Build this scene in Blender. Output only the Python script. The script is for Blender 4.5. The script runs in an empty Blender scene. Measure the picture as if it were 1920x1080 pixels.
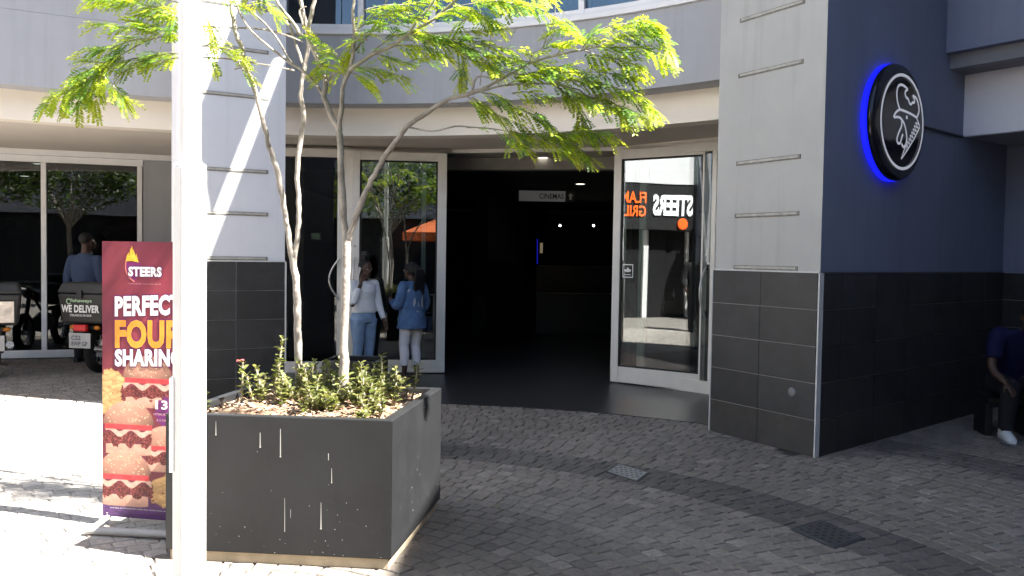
import bpy, bmesh, math, random
import numpy as np
from mathutils import Vector, Matrix
random.seed(7); np.random.seed(7)
SC = bpy.context.scene
COL = SC.collection
R_ = math.radians

# ------------------------------------------------------------ camera, sky, sun, exposure
FPX, CAM_H = 1600.0, 1.6
PITCH, ROLL = math.atan(60 / 1600), R_(0.89)
_F = np.array([0, math.cos(PITCH), -math.sin(PITCH)]); _U = np.array([0, math.sin(PITCH), math.cos(PITCH)])
_X = np.array([1., 0, 0])
_R2 = _X * math.cos(ROLL) + _U * math.sin(ROLL); _U2 = -_X * math.sin(ROLL) + _U * math.cos(ROLL)
cam = bpy.data.objects.new('camera', bpy.data.cameras.new('camera')); COL.objects.link(cam)
cam.data.sensor_width = 36; cam.data.lens = 36 * FPX / 1920
cam.data.clip_start = 0.05; cam.data.clip_end = 600
m = Matrix.Identity(4)
for i in range(3):
    m[i][0] = _R2[i]; m[i][1] = _U2[i]; m[i][2] = -_F[i]
m[2][3] = CAM_H
cam.matrix_world = m
SC.camera = cam

SUN_EL = R_(51); AZ = Vector((0.95, -0.312)).normalized()
S = Vector((AZ.x * math.cos(SUN_EL), AZ.y * math.cos(SUN_EL), math.sin(SUN_EL)))
w = bpy.data.worlds.new('World'); SC.world = w; w.use_nodes = True
nt = w.node_tree
sky = nt.nodes.new('ShaderNodeTexSky'); sky.sky_type = 'NISHITA'; sky.sun_disc = False
sky.sun_elevation = SUN_EL; sky.sun_rotation = math.atan2(AZ.x, AZ.y)
nt.links.new(sky.outputs[0], nt.nodes['Background'].inputs[0])
nt.nodes['Background'].inputs[1].default_value = 0.05
sun = bpy.data.objects.new('sun', bpy.data.lights.new('sun', 'SUN')); COL.objects.link(sun)
sun.data.energy = 5.0; sun.data.angle = R_(0.55); sun.data.color = (1, .95, .87)
sun.rotation_euler = S.to_track_quat('Z', 'Y').to_euler(); sun.location = (20, -8, 30)
SC.view_settings.view_transform = 'Standard'; SC.view_settings.look = 'None'
SC.view_settings.exposure = 2.7; SC.view_settings.gamma = 1
SC.render.engine = 'CYCLES'
SC.cycles.use_denoising = True
SC.cycles.max_bounces = 9; SC.cycles.diffuse_bounces = 5; SC.cycles.glossy_bounces = 5
SC.cycles.transparent_max_bounces = 12
SC.cycles.caustics_reflective = False; SC.cycles.caustics_refractive = False
SC.cycles.sample_clamp_indirect = 6

# survey helpers: a sight line through the photo cut at a distance, or at a height
def ray(x, y): return _F * FPX + _R2 * (x - 960) - _U2 * (y - 540)
def at(x, y, Y):
    d = ray(x, y); p = d * (Y / d[1]); return Vector((p[0], p[1], p[2] + CAM_H))
def gz(x, y, z=0.0):
    d = ray(x, y); t = (z - CAM_H) / d[2]; return Vector((d[0] * t, d[1] * t, z))
def V2(a, b): return Vector((a, b))
def V3(p, z): return Vector((p[0], p[1], z))

# ------------------------------------------------------------ materials
MATS = {}
def mat(name, col, rough=.6, var=.12, scale=6., bump=0., bscale=60., spec=.4, metal=0., streak=0., alpha_mottle=0., coat=0.):
    if name in MATS: return MATS[name]
    M = bpy.data.materials.new(name); M.use_nodes = True; n = M.node_tree.nodes; L = M.node_tree.links
    b = n['Principled BSDF']; b.inputs['Roughness'].default_value = rough; b.inputs['Metallic'].default_value = metal
    b.inputs['Specular IOR Level'].default_value = spec
    if coat: b.inputs['Coat Weight'].default_value = coat
    tc = n.new('ShaderNodeTexCoord'); no = n.new('ShaderNodeTexNoise'); no.inputs['Scale'].default_value = scale
    no.inputs['Detail'].default_value = 6; no.inputs['Roughness'].default_value = .62
    L.new(tc.outputs['Object'], no.inputs['Vector'])
    r = n.new('ShaderNodeMapRange'); r.inputs['From Min'].default_value = .3; r.inputs['From Max'].default_value = .7
    r.inputs['To Min'].default_value = 1 - var; r.inputs['To Max'].default_value = 1 + var
    L.new(no.outputs['Fac'], r.inputs['Value'])
    fac = r.outputs[0]
    if streak:
        mp = n.new('ShaderNodeMapping'); mp.inputs['Scale'].default_value = (9, 9, .55)
        L.new(tc.outputs['Object'], mp.inputs['Vector'])
        n2 = n.new('ShaderNodeTexNoise'); n2.inputs['Scale'].default_value = 1.; n2.inputs['Detail'].default_value = 5
        L.new(mp.outputs[0], n2.inputs['Vector'])
        r2 = n.new('ShaderNodeMapRange'); r2.inputs['From Min'].default_value = .52; r2.inputs['From Max'].default_value = .75
        r2.inputs['To Min'].default_value = 1; r2.inputs['To Max'].default_value = 1 - streak
        L.new(n2.outputs['Fac'], r2.inputs['Value'])
        mu = n.new('ShaderNodeMath'); mu.operation = 'MULTIPLY'; L.new(fac, mu.inputs[0]); L.new(r2.outputs[0], mu.inputs[1]); fac = mu.outputs[0]
    vm = n.new('ShaderNodeVectorMath'); vm.operation = 'SCALE'; vm.inputs[0].default_value = col[:3]
    L.new(fac, vm.inputs['Scale']); L.new(vm.outputs[0], b.inputs['Base Color'])
    rr = n.new('ShaderNodeMapRange'); rr.inputs['To Min'].default_value = max(.02, rough - .08); rr.inputs['To Max'].default_value = min(1, rough + .08)
    L.new(no.outputs['Fac'], rr.inputs['Value']); L.new(rr.outputs[0], b.inputs['Roughness'])
    if bump:
        nb = n.new('ShaderNodeTexNoise'); nb.inputs['Scale'].default_value = bscale; nb.inputs['Detail'].default_value = 5
        L.new(tc.outputs['Object'], nb.inputs['Vector'])
        bp = n.new('ShaderNodeBump'); bp.inputs['Strength'].default_value = bump; bp.inputs['Distance'].default_value = .01
        L.new(nb.outputs['Fac'], bp.inputs['Height']); L.new(bp.outputs[0], b.inputs['Normal'])
    MATS[name] = M; return M
def emis(name, col, st):
    if name in MATS: return MATS[name]
    M = bpy.data.materials.new(name); M.use_nodes = True; n = M.node_tree.nodes; L = M.node_tree.links
    b = n['Principled BSDF']; b.inputs['Base Color'].default_value = (*col, 1); b.inputs['Roughness'].default_value = .4
    b.inputs['Emission Color'].default_value = (*col, 1); b.inputs['Emission Strength'].default_value = st
    MATS[name] = M; return M
def glass(name, tint=(.75, .8, .78), k=1.6):
    if name in MATS: return MATS[name]
    M = bpy.data.materials.new(name); M.use_nodes = True; n = M.node_tree.nodes; L = M.node_tree.links
    n.remove(n['Principled BSDF']); out = n['Material Output']
    t = n.new('ShaderNodeBsdfTransparent'); t.inputs[0].default_value = (*tint, 1)
    g = n.new('ShaderNodeBsdfGlossy'); g.inputs['Roughness'].default_value = .0
    g.inputs[0].default_value = (.95, .97, 1, 1)
    tc = n.new('ShaderNodeTexCoord'); no = n.new('ShaderNodeTexNoise'); no.inputs['Scale'].default_value = .9; no.inputs['Detail'].default_value = 1
    L.new(tc.outputs['Object'], no.inputs['Vector'])
    bp = n.new('ShaderNodeBump'); bp.inputs['Strength'].default_value = .03; bp.inputs['Distance'].default_value = .05
    L.new(no.outputs['Fac'], bp.inputs['Height']); L.new(bp.outputs[0], g.inputs['Normal'])
    fr = n.new('ShaderNodeFresnel'); fr.inputs['IOR'].default_value = 1.5
    mu = n.new('ShaderNodeMath'); mu.operation = 'MULTIPLY'; mu.use_clamp = True; mu.inputs[1].default_value = k
    L.new(fr.outputs[0], mu.inputs[0])
    mx = n.new('ShaderNodeMixShader'); L.new(mu.outputs[0], mx.inputs[0]); L.new(t.outputs[0], mx.inputs[1]); L.new(g.outputs[0], mx.inputs[2])
    L.new(mx.outputs[0], out.inputs['Surface']); MATS[name] = M; return M
def leafmat(name, col, trans, rough=.45):
    if name in MATS: return MATS[name]
    M = bpy.data.materials.new(name); M.use_nodes = True; n = M.node_tree.nodes; L = M.node_tree.links
    b = n['Principled BSDF']; b.inputs['Roughness'].default_value = rough; b.inputs['Specular IOR Level'].default_value = .35
    a = n.new('ShaderNodeAttribute'); a.attribute_name = 'tone'
    vm = n.new('ShaderNodeVectorMath'); vm.operation = 'MULTIPLY'; vm.inputs[0].default_value = col
    L.new(a.outputs['Color'], vm.inputs[1]); L.new(vm.outputs[0], b.inputs['Base Color'])
    v2 = n.new('ShaderNodeVectorMath'); v2.operation = 'MULTIPLY'; v2.inputs[0].default_value = trans
    L.new(a.outputs['Color'], v2.inputs[1])
    t = n.new('ShaderNodeBsdfTranslucent'); L.new(v2.outputs[0], t.inputs[0])
    mx = n.new('ShaderNodeMixShader'); mx.inputs[0].default_value = .45
    L.new(b.outputs[0], mx.inputs[1]); L.new(t.outputs[0], mx.inputs[2]); L.new(mx.outputs[0], n['Material Output'].inputs['Surface'])
    MATS[name] = M; return M
def attrmat(name, attr, rough=.7, bump=.0, bscale=60, var=.25, vscale=25, spec=.3):
    if name in MATS: return MATS[name]
    M = bpy.data.materials.new(name); M.use_nodes = True; n = M.node_tree.nodes; L = M.node_tree.links
    b = n['Principled BSDF']; b.inputs['Roughness'].default_value = rough; b.inputs['Specular IOR Level'].default_value = spec
    a = n.new('ShaderNodeAttribute'); a.attribute_name = attr
    tc = n.new('ShaderNodeTexCoord'); no = n.new('ShaderNodeTexNoise'); no.inputs['Scale'].default_value = vscale; no.inputs['Detail'].default_value = 7
    no.inputs['Roughness'].default_value = .7
    L.new(tc.outputs['Object'], no.inputs['Vector'])
    r = n.new('ShaderNodeMapRange'); r.inputs['From Min'].default_value = .3; r.inputs['From Max'].default_value = .7
    r.inputs['To Min'].default_value = 1 - var; r.inputs['To Max'].default_value = 1 + var; L.new(no.outputs['Fac'], r.inputs['Value'])
    vm = n.new('ShaderNodeVectorMath'); vm.operation = 'SCALE'; L.new(a.outputs['Color'], vm.inputs[0]); L.new(r.outputs[0], vm.inputs['Scale'])
    L.new(vm.outputs[0], b.inputs['Base Color'])
    if bump:
        nb = n.new('ShaderNodeTexNoise'); nb.inputs['Scale'].default_value = bscale; nb.inputs['Detail'].default_value = 6
        L.new(tc.outputs['Object'], nb.inputs['Vector'])
        bp = n.new('ShaderNodeBump'); bp.inputs['Strength'].default_value = bump; bp.inputs['Distance'].default_value = .01
        L.new(nb.outputs['Fac'], bp.inputs['Height']); L.new(bp.outputs[0], b.inputs['Normal'])
    MATS[name] = M; return M

GREY_L = mat('light grey plaster', (.40, .41, .435), .85, .05, 1.3, .12, 90, .2, streak=.10)
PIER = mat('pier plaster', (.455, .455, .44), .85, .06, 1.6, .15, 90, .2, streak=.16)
BLUEGREY = mat('blue grey plaster', (.225, .256, .355), .8, .07, 1.4, .12, 90, .25, streak=.10)
CREAM = mat('cream plaster', (.86, .80, .71), .85, .04, 1.2, .08, 90, .2)
SOFFIT = mat('soffit board', (.66, .61, .55), .85, .05, 1.5, .05, 80, .2)
WHITEP = mat('white plaster', (.84, .84, .86), .8, .04, 1.5, .08, 90, .2)
GROUT = mat('pale grout', (.42, .42, .42), .9, .1, 20)
TRIM = mat('aluminium trim', (.62, .62, .61), .45, .06, 10, 0, 60, .5)
ALU = mat('satin aluminium frame', (.80, .78, .73), .42, .05, 5, .03, 200, .5)
ALUW = mat('white window frame', (.82, .82, .82), .45, .04, 5, .0, 200, .5)
GASKET = mat('black gasket', (.015, .015, .015), .6, .1)
STEEL = mat('brushed steel', (.55, .55, .56), .28, .08, 30, .03, 300, .5, 1.0)
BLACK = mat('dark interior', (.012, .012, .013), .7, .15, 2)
DARKFLOOR = None
GLASS_DOOR = glass('door glass', (.66, .72, .70), 2.9)
GLASS_SHOP = glass('shop glass', (.42, .46, .46), 1.7)
GLASS_UP = glass('upper glass', (.55, .66, .74), 3.0)

# ------------------------------------------------------------ mesh helpers
OFF = {}
class MB:
    def __init__(s): s.v = []; s.f = []; s.tone = []
    def add(s, vs, fs, tone=None):
        o = len(s.v); s.v += [Vector(v) for v in vs]; s.f += [tuple(i + o for i in f) for f in fs]
        s.tone += [tone] * len(fs); return s
    def hexa(s, b, t, tone=None):           # bottom ring, top ring
        n = len(b)
        return s.add(list(b) + list(t), [tuple(range(n - 1, -1, -1)), tuple(range(n, 2 * n))] +
              [(i, (i + 1) % n, n + (i + 1) % n, n + i) for i in range(n)], tone)
    def prism(s, poly, z0, z1, tone=None):
        return s.hexa([V3(p, z0) for p in poly], [V3(p, z1) for p in poly], tone)
    def box(s, c, size, M=None, tone=None):
        c = Vector(c); h = [x / 2 for x in size]
        def P(x, y, z):
            v = Vector((x * h[0], y * h[1], z * h[2])); return c + (M @ v if M else v)
        return s.hexa([P(-1, -1, -1), P(1, -1, -1), P(1, 1, -1), P(-1, 1, -1)], [P(-1, -1, 1), P(1, -1, 1), P(1, 1, 1), P(-1, 1, 1)], tone)
    def slab(s, p0, p1, nrm, d0, d1, z0, z1, tone=None):   # wall piece along p0-p1, from offset d0 to d1 along nrm
        n = Vector(nrm).normalized(); p0 = Vector(p0); p1 = Vector(p1)
        return s.prism([p0 + n * d0, p1 + n * d0, p1 + n * d1, p0 + n * d1], z0, z1, tone)
    def tube(s, pts, rad, seg=8, cap=True, tone=None, twist=0., ell=None):
        pts = [Vector(p) for p in pts]; n = len(pts)
        if not hasattr(rad, '__len__'): rad = [rad] * n
        t0 = (pts[1] - pts[0]).normalized(); up = Vector((0, 0, 1)) if abs(t0.z) < .9 else Vector((1, 0, 0))
        a = t0.cross(up).normalized(); vs = []
        for i, p in enumerate(pts):
            t = (pts[min(i + 1, n - 1)] - pts[max(i - 1, 0)])
            t = t.normalized() if t.length > 1e-9 else t0
            a = (a - t * a.dot(t)); a = a.normalized() if a.length > 1e-6 else t.orthogonal().normalized()
            b = t.cross(a)
            for k in range(seg):
                an = 2 * math.pi * k / seg + twist
                vs.append(p + (a * math.cos(an) + b * math.sin(an) * (ell or 1)) * rad[i])
        fs = [(i * seg + k, i * seg + (k + 1) % seg, (i + 1) * seg + (k + 1) % seg, (i + 1) * seg + k) for i in range(n - 1) for k in range(seg)]
        if cap: fs += [tuple(range(seg - 1, -1, -1)), tuple(range((n - 1) * seg, n * seg))]
        return s.add(vs, fs, tone)
    def ell(s, c, r, M=None, seg=14, rings=9, tone=None):
        c = Vector(c); vs = []
        for i in range(1, rings):
            th = math.pi * i / rings
            for k in range(seg):
                ph = 2 * math.pi * k / seg
                v = Vector((r[0] * math.sin(th) * math.cos(ph), r[1] * math.sin(th) * math.sin(ph), r[2] * math.cos(th)))
                vs.append(c + (M @ v if M else v))
        vs += [c + (M @ Vector((0, 0, r[2])) if M else Vector((0, 0, r[2]))), c + (M @ Vector((0, 0, -r[2])) if M else Vector((0, 0, -r[2])))]
        T, B = len(vs) - 2, len(vs) - 1
        fs = [(i * seg + k, (i + 1) * seg + k, (i + 1) * seg + (k + 1) % seg, i * seg + (k + 1) % seg) for i in range(rings - 2) for k in range(seg)]
        fs += [(T, k, (k + 1) % seg) for k in range(seg)] + [(B, (rings - 2) * seg + (k + 1) % seg, (rings - 2) * seg + k) for k in range(seg)]
        return s.add(vs, fs, tone)
    def loft(s, secs, seg=20, tone=None):      # secs: (centre, axis a, axis b)
        vs = []
        for c, a, b in secs:
            for k in range(seg):
                an = 2 * math.pi * k / seg; vs.append(Vector(c) + Vector(a) * math.cos(an) + Vector(b) * math.sin(an))
        n = len(secs)
        fs = [(i * seg + k, i * seg + (k + 1) % seg, (i + 1) * seg + (k + 1) % seg, (i + 1) * seg + k) for i in range(n - 1) for k in range(seg)]
        fs += [tuple(range(seg - 1, -1, -1)), tuple(range((n - 1) * seg, n * seg))]
        return s.add(vs, fs, tone)
    def lathe(s, c, prof, axis=(0, 0, 1), seg=48, tone=None):  # prof: (radius, along)
        ax = Vector(axis).normalized(); a = ax.orthogonal().normalized(); b = ax.cross(a); c = Vector(c); vs = []
        for r, h in prof:
            for k in range(seg):
                an = 2 * math.pi * k / seg; vs.append(c + ax * h + (a * math.cos(an) + b * math.sin(an)) * max(r, 1e-4))
        n = len(prof)
        fs = [(i * seg + k, i * seg + (k + 1) % seg, (i + 1) * seg + (k + 1) % seg, (i + 1) * seg + k) for i in range(n - 1) for k in range(seg)]
        return s.add(vs, fs, tone)
    def arc(s, C, r0, r1, a0, a1, z0, z1, n=48, tone=None):
        for i in range(n):
            p = R_(a0 + (a1 - a0) * i / n); q = R_(a0 + (a1 - a0) * (i + 1) / n)
            if i == 0: s._o = len(s.v)
        o = len(s.v); vs = []
        for i in range(n + 1):
            p = R_(a0 + (a1 - a0) * i / n); c, si = math.cos(p), math.sin(p)
            vs += [(C[0] + r0 * c, C[1] + r0 * si, z0), (C[0] + r1 * c, C[1] + r1 * si, z0), (C[0] + r1 * c, C[1] + r1 * si, z1), (C[0] + r0 * c, C[1] + r0 * si, z1)]
        fs = []
        for i in range(n):
            for k in range(4): fs.append((4 * i + k, 4 * i + (k + 1) % 4, 4 * i + 4 + (k + 1) % 4, 4 * i + 4 + k))
        fs += [(0, 1, 2, 3), (4 * n + 3, 4 * n + 2, 4 * n + 1, 4 * n)]
        return s.add(vs, fs, tone)
    def build(s, name, material, parent=None, smooth=None, bevel=0, recalc=True):
        off = OFF.get(parent.name, Vector()) if parent else Vector()
        me = bpy.data.meshes.new(name); me.from_pydata([v - off for v in s.v], [], s.f)
        if recalc:
            bm = bmesh.new(); bm.from_mesh(me); bmesh.ops.recalc_face_normals(bm, faces=bm.faces); bm.to_mesh(me); bm.free()
        if any(t is not None for t in s.tone):
            at_ = me.attributes.new('tone', 'FLOAT_COLOR', 'FACE')
            arr = np.array([(*(t if t is not None else (1, 1, 1)), 1) for t in s.tone], dtype=np.float32)
            at_.data.foreach_set('color', arr.ravel())
        if smooth is not None:
            me.polygons.foreach_set('use_smooth', [True] * len(me.polygons)); me.set_sharp_from_angle(angle=R_(smooth))
        me.materials.append(material)
        o = bpy.data.objects.new(name, me); COL.objects.link(o)
        if parent: o.parent = parent; OFF[o.name] = off
        if bevel:
            b = o.modifiers.new('bevel', 'BEVEL'); b.width = bevel; b.segments = 2; b.limit_method = 'ANGLE'; b.angle_limit = R_(40)
        return o
def tag(o, label=None, cat=None, group=None, kind=None):
    if label: o['label'] = label
    if cat: o['category'] = cat
    if group: o['group'] = group
    if kind: o['kind'] = kind
    return o
def thing(name, loc, label, cat, group=None):
    o = bpy.data.objects.new(name, None); COL.objects.link(o); o.location = loc; o.empty_display_size = .2
    OFF[o.name] = Vector(loc); return tag(o, label, cat, group)
def baked(mb, voxel=.01, smooth=4, fac=.5):      # one continuous skin from overlapping lofts
    me = bpy.data.meshes.new('tmp'); me.from_pydata(mb.v, [], mb.f)
    bm = bmesh.new(); bm.from_mesh(me); bmesh.ops.recalc_face_normals(bm, faces=bm.faces); bm.to_mesh(me); bm.free()
    o = bpy.data.objects.new('tmp', me); COL.objects.link(o)
    r = o.modifiers.new('r', 'REMESH'); r.mode = 'VOXEL'; r.voxel_size = voxel
    if smooth:
        sm = o.modifiers.new('s', 'SMOOTH'); sm.factor = fac; sm.iterations = smooth
    dg = bpy.context.evaluated_depsgraph_get(); e = o.evaluated_get(dg)
    out = bpy.data.meshes.new_from_object(e)
    res = MB(); res.v = [v.co.copy() for v in out.vertices]; res.f = [tuple(p.vertices) for p in out.polygons]; res.tone = [None] * len(res.f)
    bpy.data.objects.remove(o); bpy.data.meshes.remove(me); bpy.data.meshes.remove(out)
    return res
_TC = {}
def text_geo(txt, bold=0., space=1.):
    key = (txt, bold, space)
    if key in _TC: return _TC[key]
    cu = bpy.data.curves.new('t', 'FONT'); cu.body = txt; cu.size = 1; cu.offset = bold; cu.space_character = space; cu.resolution_u = 3
    o = bpy.data.objects.new('t', cu); COL.objects.link(o)
    dg = bpy.context.evaluated_depsgraph_get(); me = bpy.data.meshes.new_from_object(o.evaluated_get(dg))
    vs = [v.co.copy() for v in me.vertices]; fs = [tuple(p.vertices) for p in me.polygons]
    bpy.data.objects.remove(o); bpy.data.curves.remove(cu); bpy.data.meshes.remove(me)
    x0 = min(v.x for v in vs); x1 = max(v.x for v in vs); y0 = min(v.y for v in vs); y1 = max(v.y for v in vs)
    _TC[key] = (vs, fs, x0, x1, y0, y1); return _TC[key]
def put_text(mb, txt, origin, xd, w, h, nrm, lift=.002, bold=0., up=(0, 0, 1), grow=0., slant=0., space=1.):
    vs, fs, x0, x1, y0, y1 = text_geo(txt, bold, space); xd = Vector(xd).normalized(); up = Vector(up); nrm = Vector(nrm).normalized(); o = Vector(origin)
    out = []
    for v in vs:
        a = (v.x - x0) / (x1 - x0); b = (v.y - y0) / (y1 - y0)
        out.append(o + xd * (a * (w + 2 * grow) - grow) + up * (b * (h + 2 * grow) - grow + slant * a) + nrm * lift)
    mb.add(out, fs); return mb
def curve_pts(P, n=8):          # Catmull-Rom through points
    P = [Vector(p) for p in P]; Q = [P[0] * 2 - P[1]] + P + [P[-1] * 2 - P[-2]]; out = []
    for i in range(1, len(Q) - 2):
        for k in range(n):
            t = k / n; a, b, c, d = Q[i - 1], Q[i], Q[i + 1], Q[i + 2]
            out.append(.5 * ((2 * b) + (c - a) * t + (2 * a - 5 * b + 4 * c - d) * t * t + (3 * b - a - 3 * c + d) * t ** 3))
    out.append(P[-1]); return out
def ribbon(mb, pts2, wid, O, xd, up, nrm, lift):   # flat stroke of a drawing on a plane
    P = [Vector(p) for p in pts2]; n = len(P); vs = []
    for i, p in enumerate(P):
        t = (P[min(i + 1, n - 1)] - P[max(i - 1, 0)]); t = t.normalized() if t.length > 0 else Vector((1, 0))
        nn = Vector((-t.y, t.x)) * wid / 2
        for q in (p + nn, p - nn): vs.append(Vector(O) + Vector(xd) * q.x + Vector(up) * q.y + Vector(nrm) * lift)
    mb.add(vs, [(2 * i, 2 * i + 1, 2 * i + 3, 2 * i + 2) for i in range(n - 1)])

# ------------------------------------------------------------ plan of the place
CR = V2(-1.25, 3.32)                      # centre of the paving rings
CW = V2(-2.25, 3.94)                      # centre of the curved wall
PLa, PLb = V2(-3.27, 8.51), V2(-2.40, 9.00)
PRa, PRb = V2(1.88, 7.92), V2(2.49, 6.90)
RWc = V2(5.46, 9.51)                      # inner corner of the side wall
TOP = 6.7

# ------------------------------------------------------------ ground
def in_floor(p):
    if p.y > 7.6 and (p - CR).length > 5.80:
        if PLb.x - .9 < p.x < 3.0: return True
        if p.y > 10.6 and p.x > -3.6: return True
    return False
gm = MB(); gm.add([(-80, -80, -.009), (80, -80, -.009), (80, 80, -.009), (-80, 80, -.009)], [(0, 1, 2, 3)])
def brickmat():
    M = bpy.data.materials.new('joint sand and far paving'); M.use_nodes = True; n = M.node_tree.nodes; L = M.node_tree.links; b = n['Principled BSDF']
    tc = n.new('ShaderNodeTexCoord'); br = n.new('ShaderNodeTexBrick'); br.inputs['Scale'].default_value = 1; br.inputs['Brick Width'].default_value = .24
    br.inputs['Row Height'].default_value = .2; br.inputs['Mortar Size'].default_value = .008
    br.inputs['Color1'].default_value = (.050, .045, .040, 1); br.inputs['Color2'].default_value = (.045, .041, .037, 1); br.inputs['Mortar'].default_value = (.04, .036, .033, 1)
    L.new(tc.outputs['Object'], br.inputs['Vector']); L.new(br.outputs['Color'], b.inputs['Base Color']); b.inputs['Roughness'].default_value = .9
    return M
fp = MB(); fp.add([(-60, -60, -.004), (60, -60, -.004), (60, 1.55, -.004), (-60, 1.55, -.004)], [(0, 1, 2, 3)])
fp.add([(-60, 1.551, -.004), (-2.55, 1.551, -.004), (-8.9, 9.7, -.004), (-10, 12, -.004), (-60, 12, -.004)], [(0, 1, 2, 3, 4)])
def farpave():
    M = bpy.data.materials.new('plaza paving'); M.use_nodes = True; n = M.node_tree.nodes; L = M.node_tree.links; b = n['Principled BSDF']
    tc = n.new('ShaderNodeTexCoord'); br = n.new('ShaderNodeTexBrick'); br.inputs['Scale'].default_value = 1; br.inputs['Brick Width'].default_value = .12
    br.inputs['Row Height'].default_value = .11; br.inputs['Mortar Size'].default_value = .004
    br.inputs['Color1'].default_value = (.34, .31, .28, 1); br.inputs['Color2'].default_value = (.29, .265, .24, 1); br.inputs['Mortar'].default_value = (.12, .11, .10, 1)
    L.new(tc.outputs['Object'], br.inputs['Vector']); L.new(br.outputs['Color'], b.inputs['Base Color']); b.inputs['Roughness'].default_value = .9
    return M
fp.add([(-1.85, 1.552, -.0065), (-1.85, 8.6, -.0065), (-8.0, 8.6, -.0065), (-2.5, 1.552, -.0065)], [(0, 1, 2, 3)])  # pale bed under the left cobbles, joint colour lifted where the sun falls
tag(fp.build('plaza_paving', farpave(), recalc=False), 'pale plaza paving beyond the cobbled rings, with a bed brightening the sunlit cobbles', None, None, 'structure')
g = gm.build('ground', brickmat()); tag(g, 'sandy ground between the pavers of the plaza', None, None, 'structure')

pv = MB()
def paver(c, rad, tan, lw, lh, tone):
    dz = random.gauss(0, .0008); tx = random.gauss(0, .007); ty = random.gauss(0, .007); e = .003
    vs = []
    for (sx, sy) in ((-1, -1), (1, -1), (1, 1), (-1, 1)):
        p = c + tan * (sx * lw / 2) + rad * (sy * lh / 2); vs.append((p.x, p.y, -.008))
    for (sx, sy) in ((-1, -1), (1, -1), (1, 1), (-1, 1)):
        jx, jy = random.uniform(0, .003), random.uniform(0, .003)
        p = c + tan * (sx * (lw / 2 - e - jx)) + rad * (sy * (lh / 2 - e - jy)); vs.append((p.x, p.y, dz + sx * lw * tx + sy * lh * ty))
    pv.add(vs, [(4, 5, 6, 7), (0, 1, 5, 4), (1, 2, 6, 5), (2, 3, 7, 6), (3, 0, 4, 7)], tone)
rings = []
r = .30
edges = [2.35, 3.42, 3.90, 5.82, 6.35]
lims = [.04] + edges + [12.6]
for a, b in zip(lims[:-1], lims[1:]):
    n = max(1, round((b - a) / .108)); hh = (b - a) / n
    for k in range(n): rings.append((a + hh * (k + .5), hh))
for rc, hh in rings:
    n = max(6, round(2 * math.pi * rc / .118)); ph = random.random() * 6.28
    for k in range(n):
        an = ph + 2 * math.pi * (k + random.uniform(-.03, .03)) / n
        rad = V2(math.cos(an), math.sin(an)); tan = V2(-rad.y, rad.x); c = CR + rad * rc
        if c.y < 1.6 or abs(c.x) > 1.2 + .78 * c.y: continue
        if in_floor(c): continue
        if c.x > 0 and (c - PRb).dot(V2(-.66, .75)) > .15 and c.x > 2.3: continue
        if c.y > 12.9 + (c.x + 5.1) * .31 - .05: continue
        v = random.gauss(1, .085) * (1 + .10 * math.sin(c.x * 2.1 + 1.7 * math.sin(c.y * 1.3)))
        base = (.222, .195, .168)
        if rc < 2.35: base = (.185, .163, .142)
        elif 3.42 < rc < 3.90 or 5.82 < rc < 6.35: base = (.140, .126, .113)
        if c.x < -1.75 - .1 * random.random() and c.y < 9.0: base = tuple(q * 1.8 for q in (.215, .198, .18))  # sunlit left pavers get a lighter colour for extra brightness and bounce
        if random.random() < .06: v *= 1.22
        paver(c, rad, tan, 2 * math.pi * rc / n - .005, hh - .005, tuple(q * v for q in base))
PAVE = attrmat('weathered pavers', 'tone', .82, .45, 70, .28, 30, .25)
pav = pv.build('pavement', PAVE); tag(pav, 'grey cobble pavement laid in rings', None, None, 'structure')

# entrance floor of dark tiles
poly = []
for i in range(25):
    an = R_(103 - i * (103 - 53) / 24); poly.append((CR.x + 5.82 * math.cos(an), CR.y + 5.82 * math.sin(an)))
poly += [(3.3, 9.3), (8, 12), (8, 24), (-4.2, 24), (-4.2, 13.1), (-3.5, 11.3), (-3.5, 9.6)]
fm = MB(); fm.hexa([V3(p, -.05) for p in poly], [V3(p, .004) for p in poly])
def floormat():
    M = bpy.data.materials.new('dark floor tile'); M.use_nodes = True; n = M.node_tree.nodes; L = M.node_tree.links; b = n['Principled BSDF']
    tc = n.new('ShaderNodeTexCoord'); mp = n.new('ShaderNodeMapping'); mp.inputs['Rotation'].default_value = (0, 0, R_(-16)); L.new(tc.outputs['Object'], mp.inputs['Vector'])
    br = n.new('ShaderNodeTexBrick'); br.offset = 0; br.inputs['Scale'].default_value = 1; br.inputs['Brick Width'].default_value = .8
    br.inputs['Row Height'].default_value = .8; br.inputs['Mortar Size'].default_value = .006
    br.inputs['Color1'].default_value = (.036, .036, .037, 1); br.inputs['Color2'].default_value = (.045, .044, .045, 1); br.inputs['Mortar'].default_value = (.012, .012, .012, 1)
    L.new(mp.outputs[0], br.inputs['Vector']); L.new(br.outputs['Color'], b.inputs['Base Color']); b.inputs['Roughness'].default_value = .33
    b.inputs['Specular IOR Level'].default_value = .3
    return M
tag(fm.build('entrance_floor', floormat()), 'dark tiled floor running in through the open entrance', None, None, 'structure')

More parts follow.
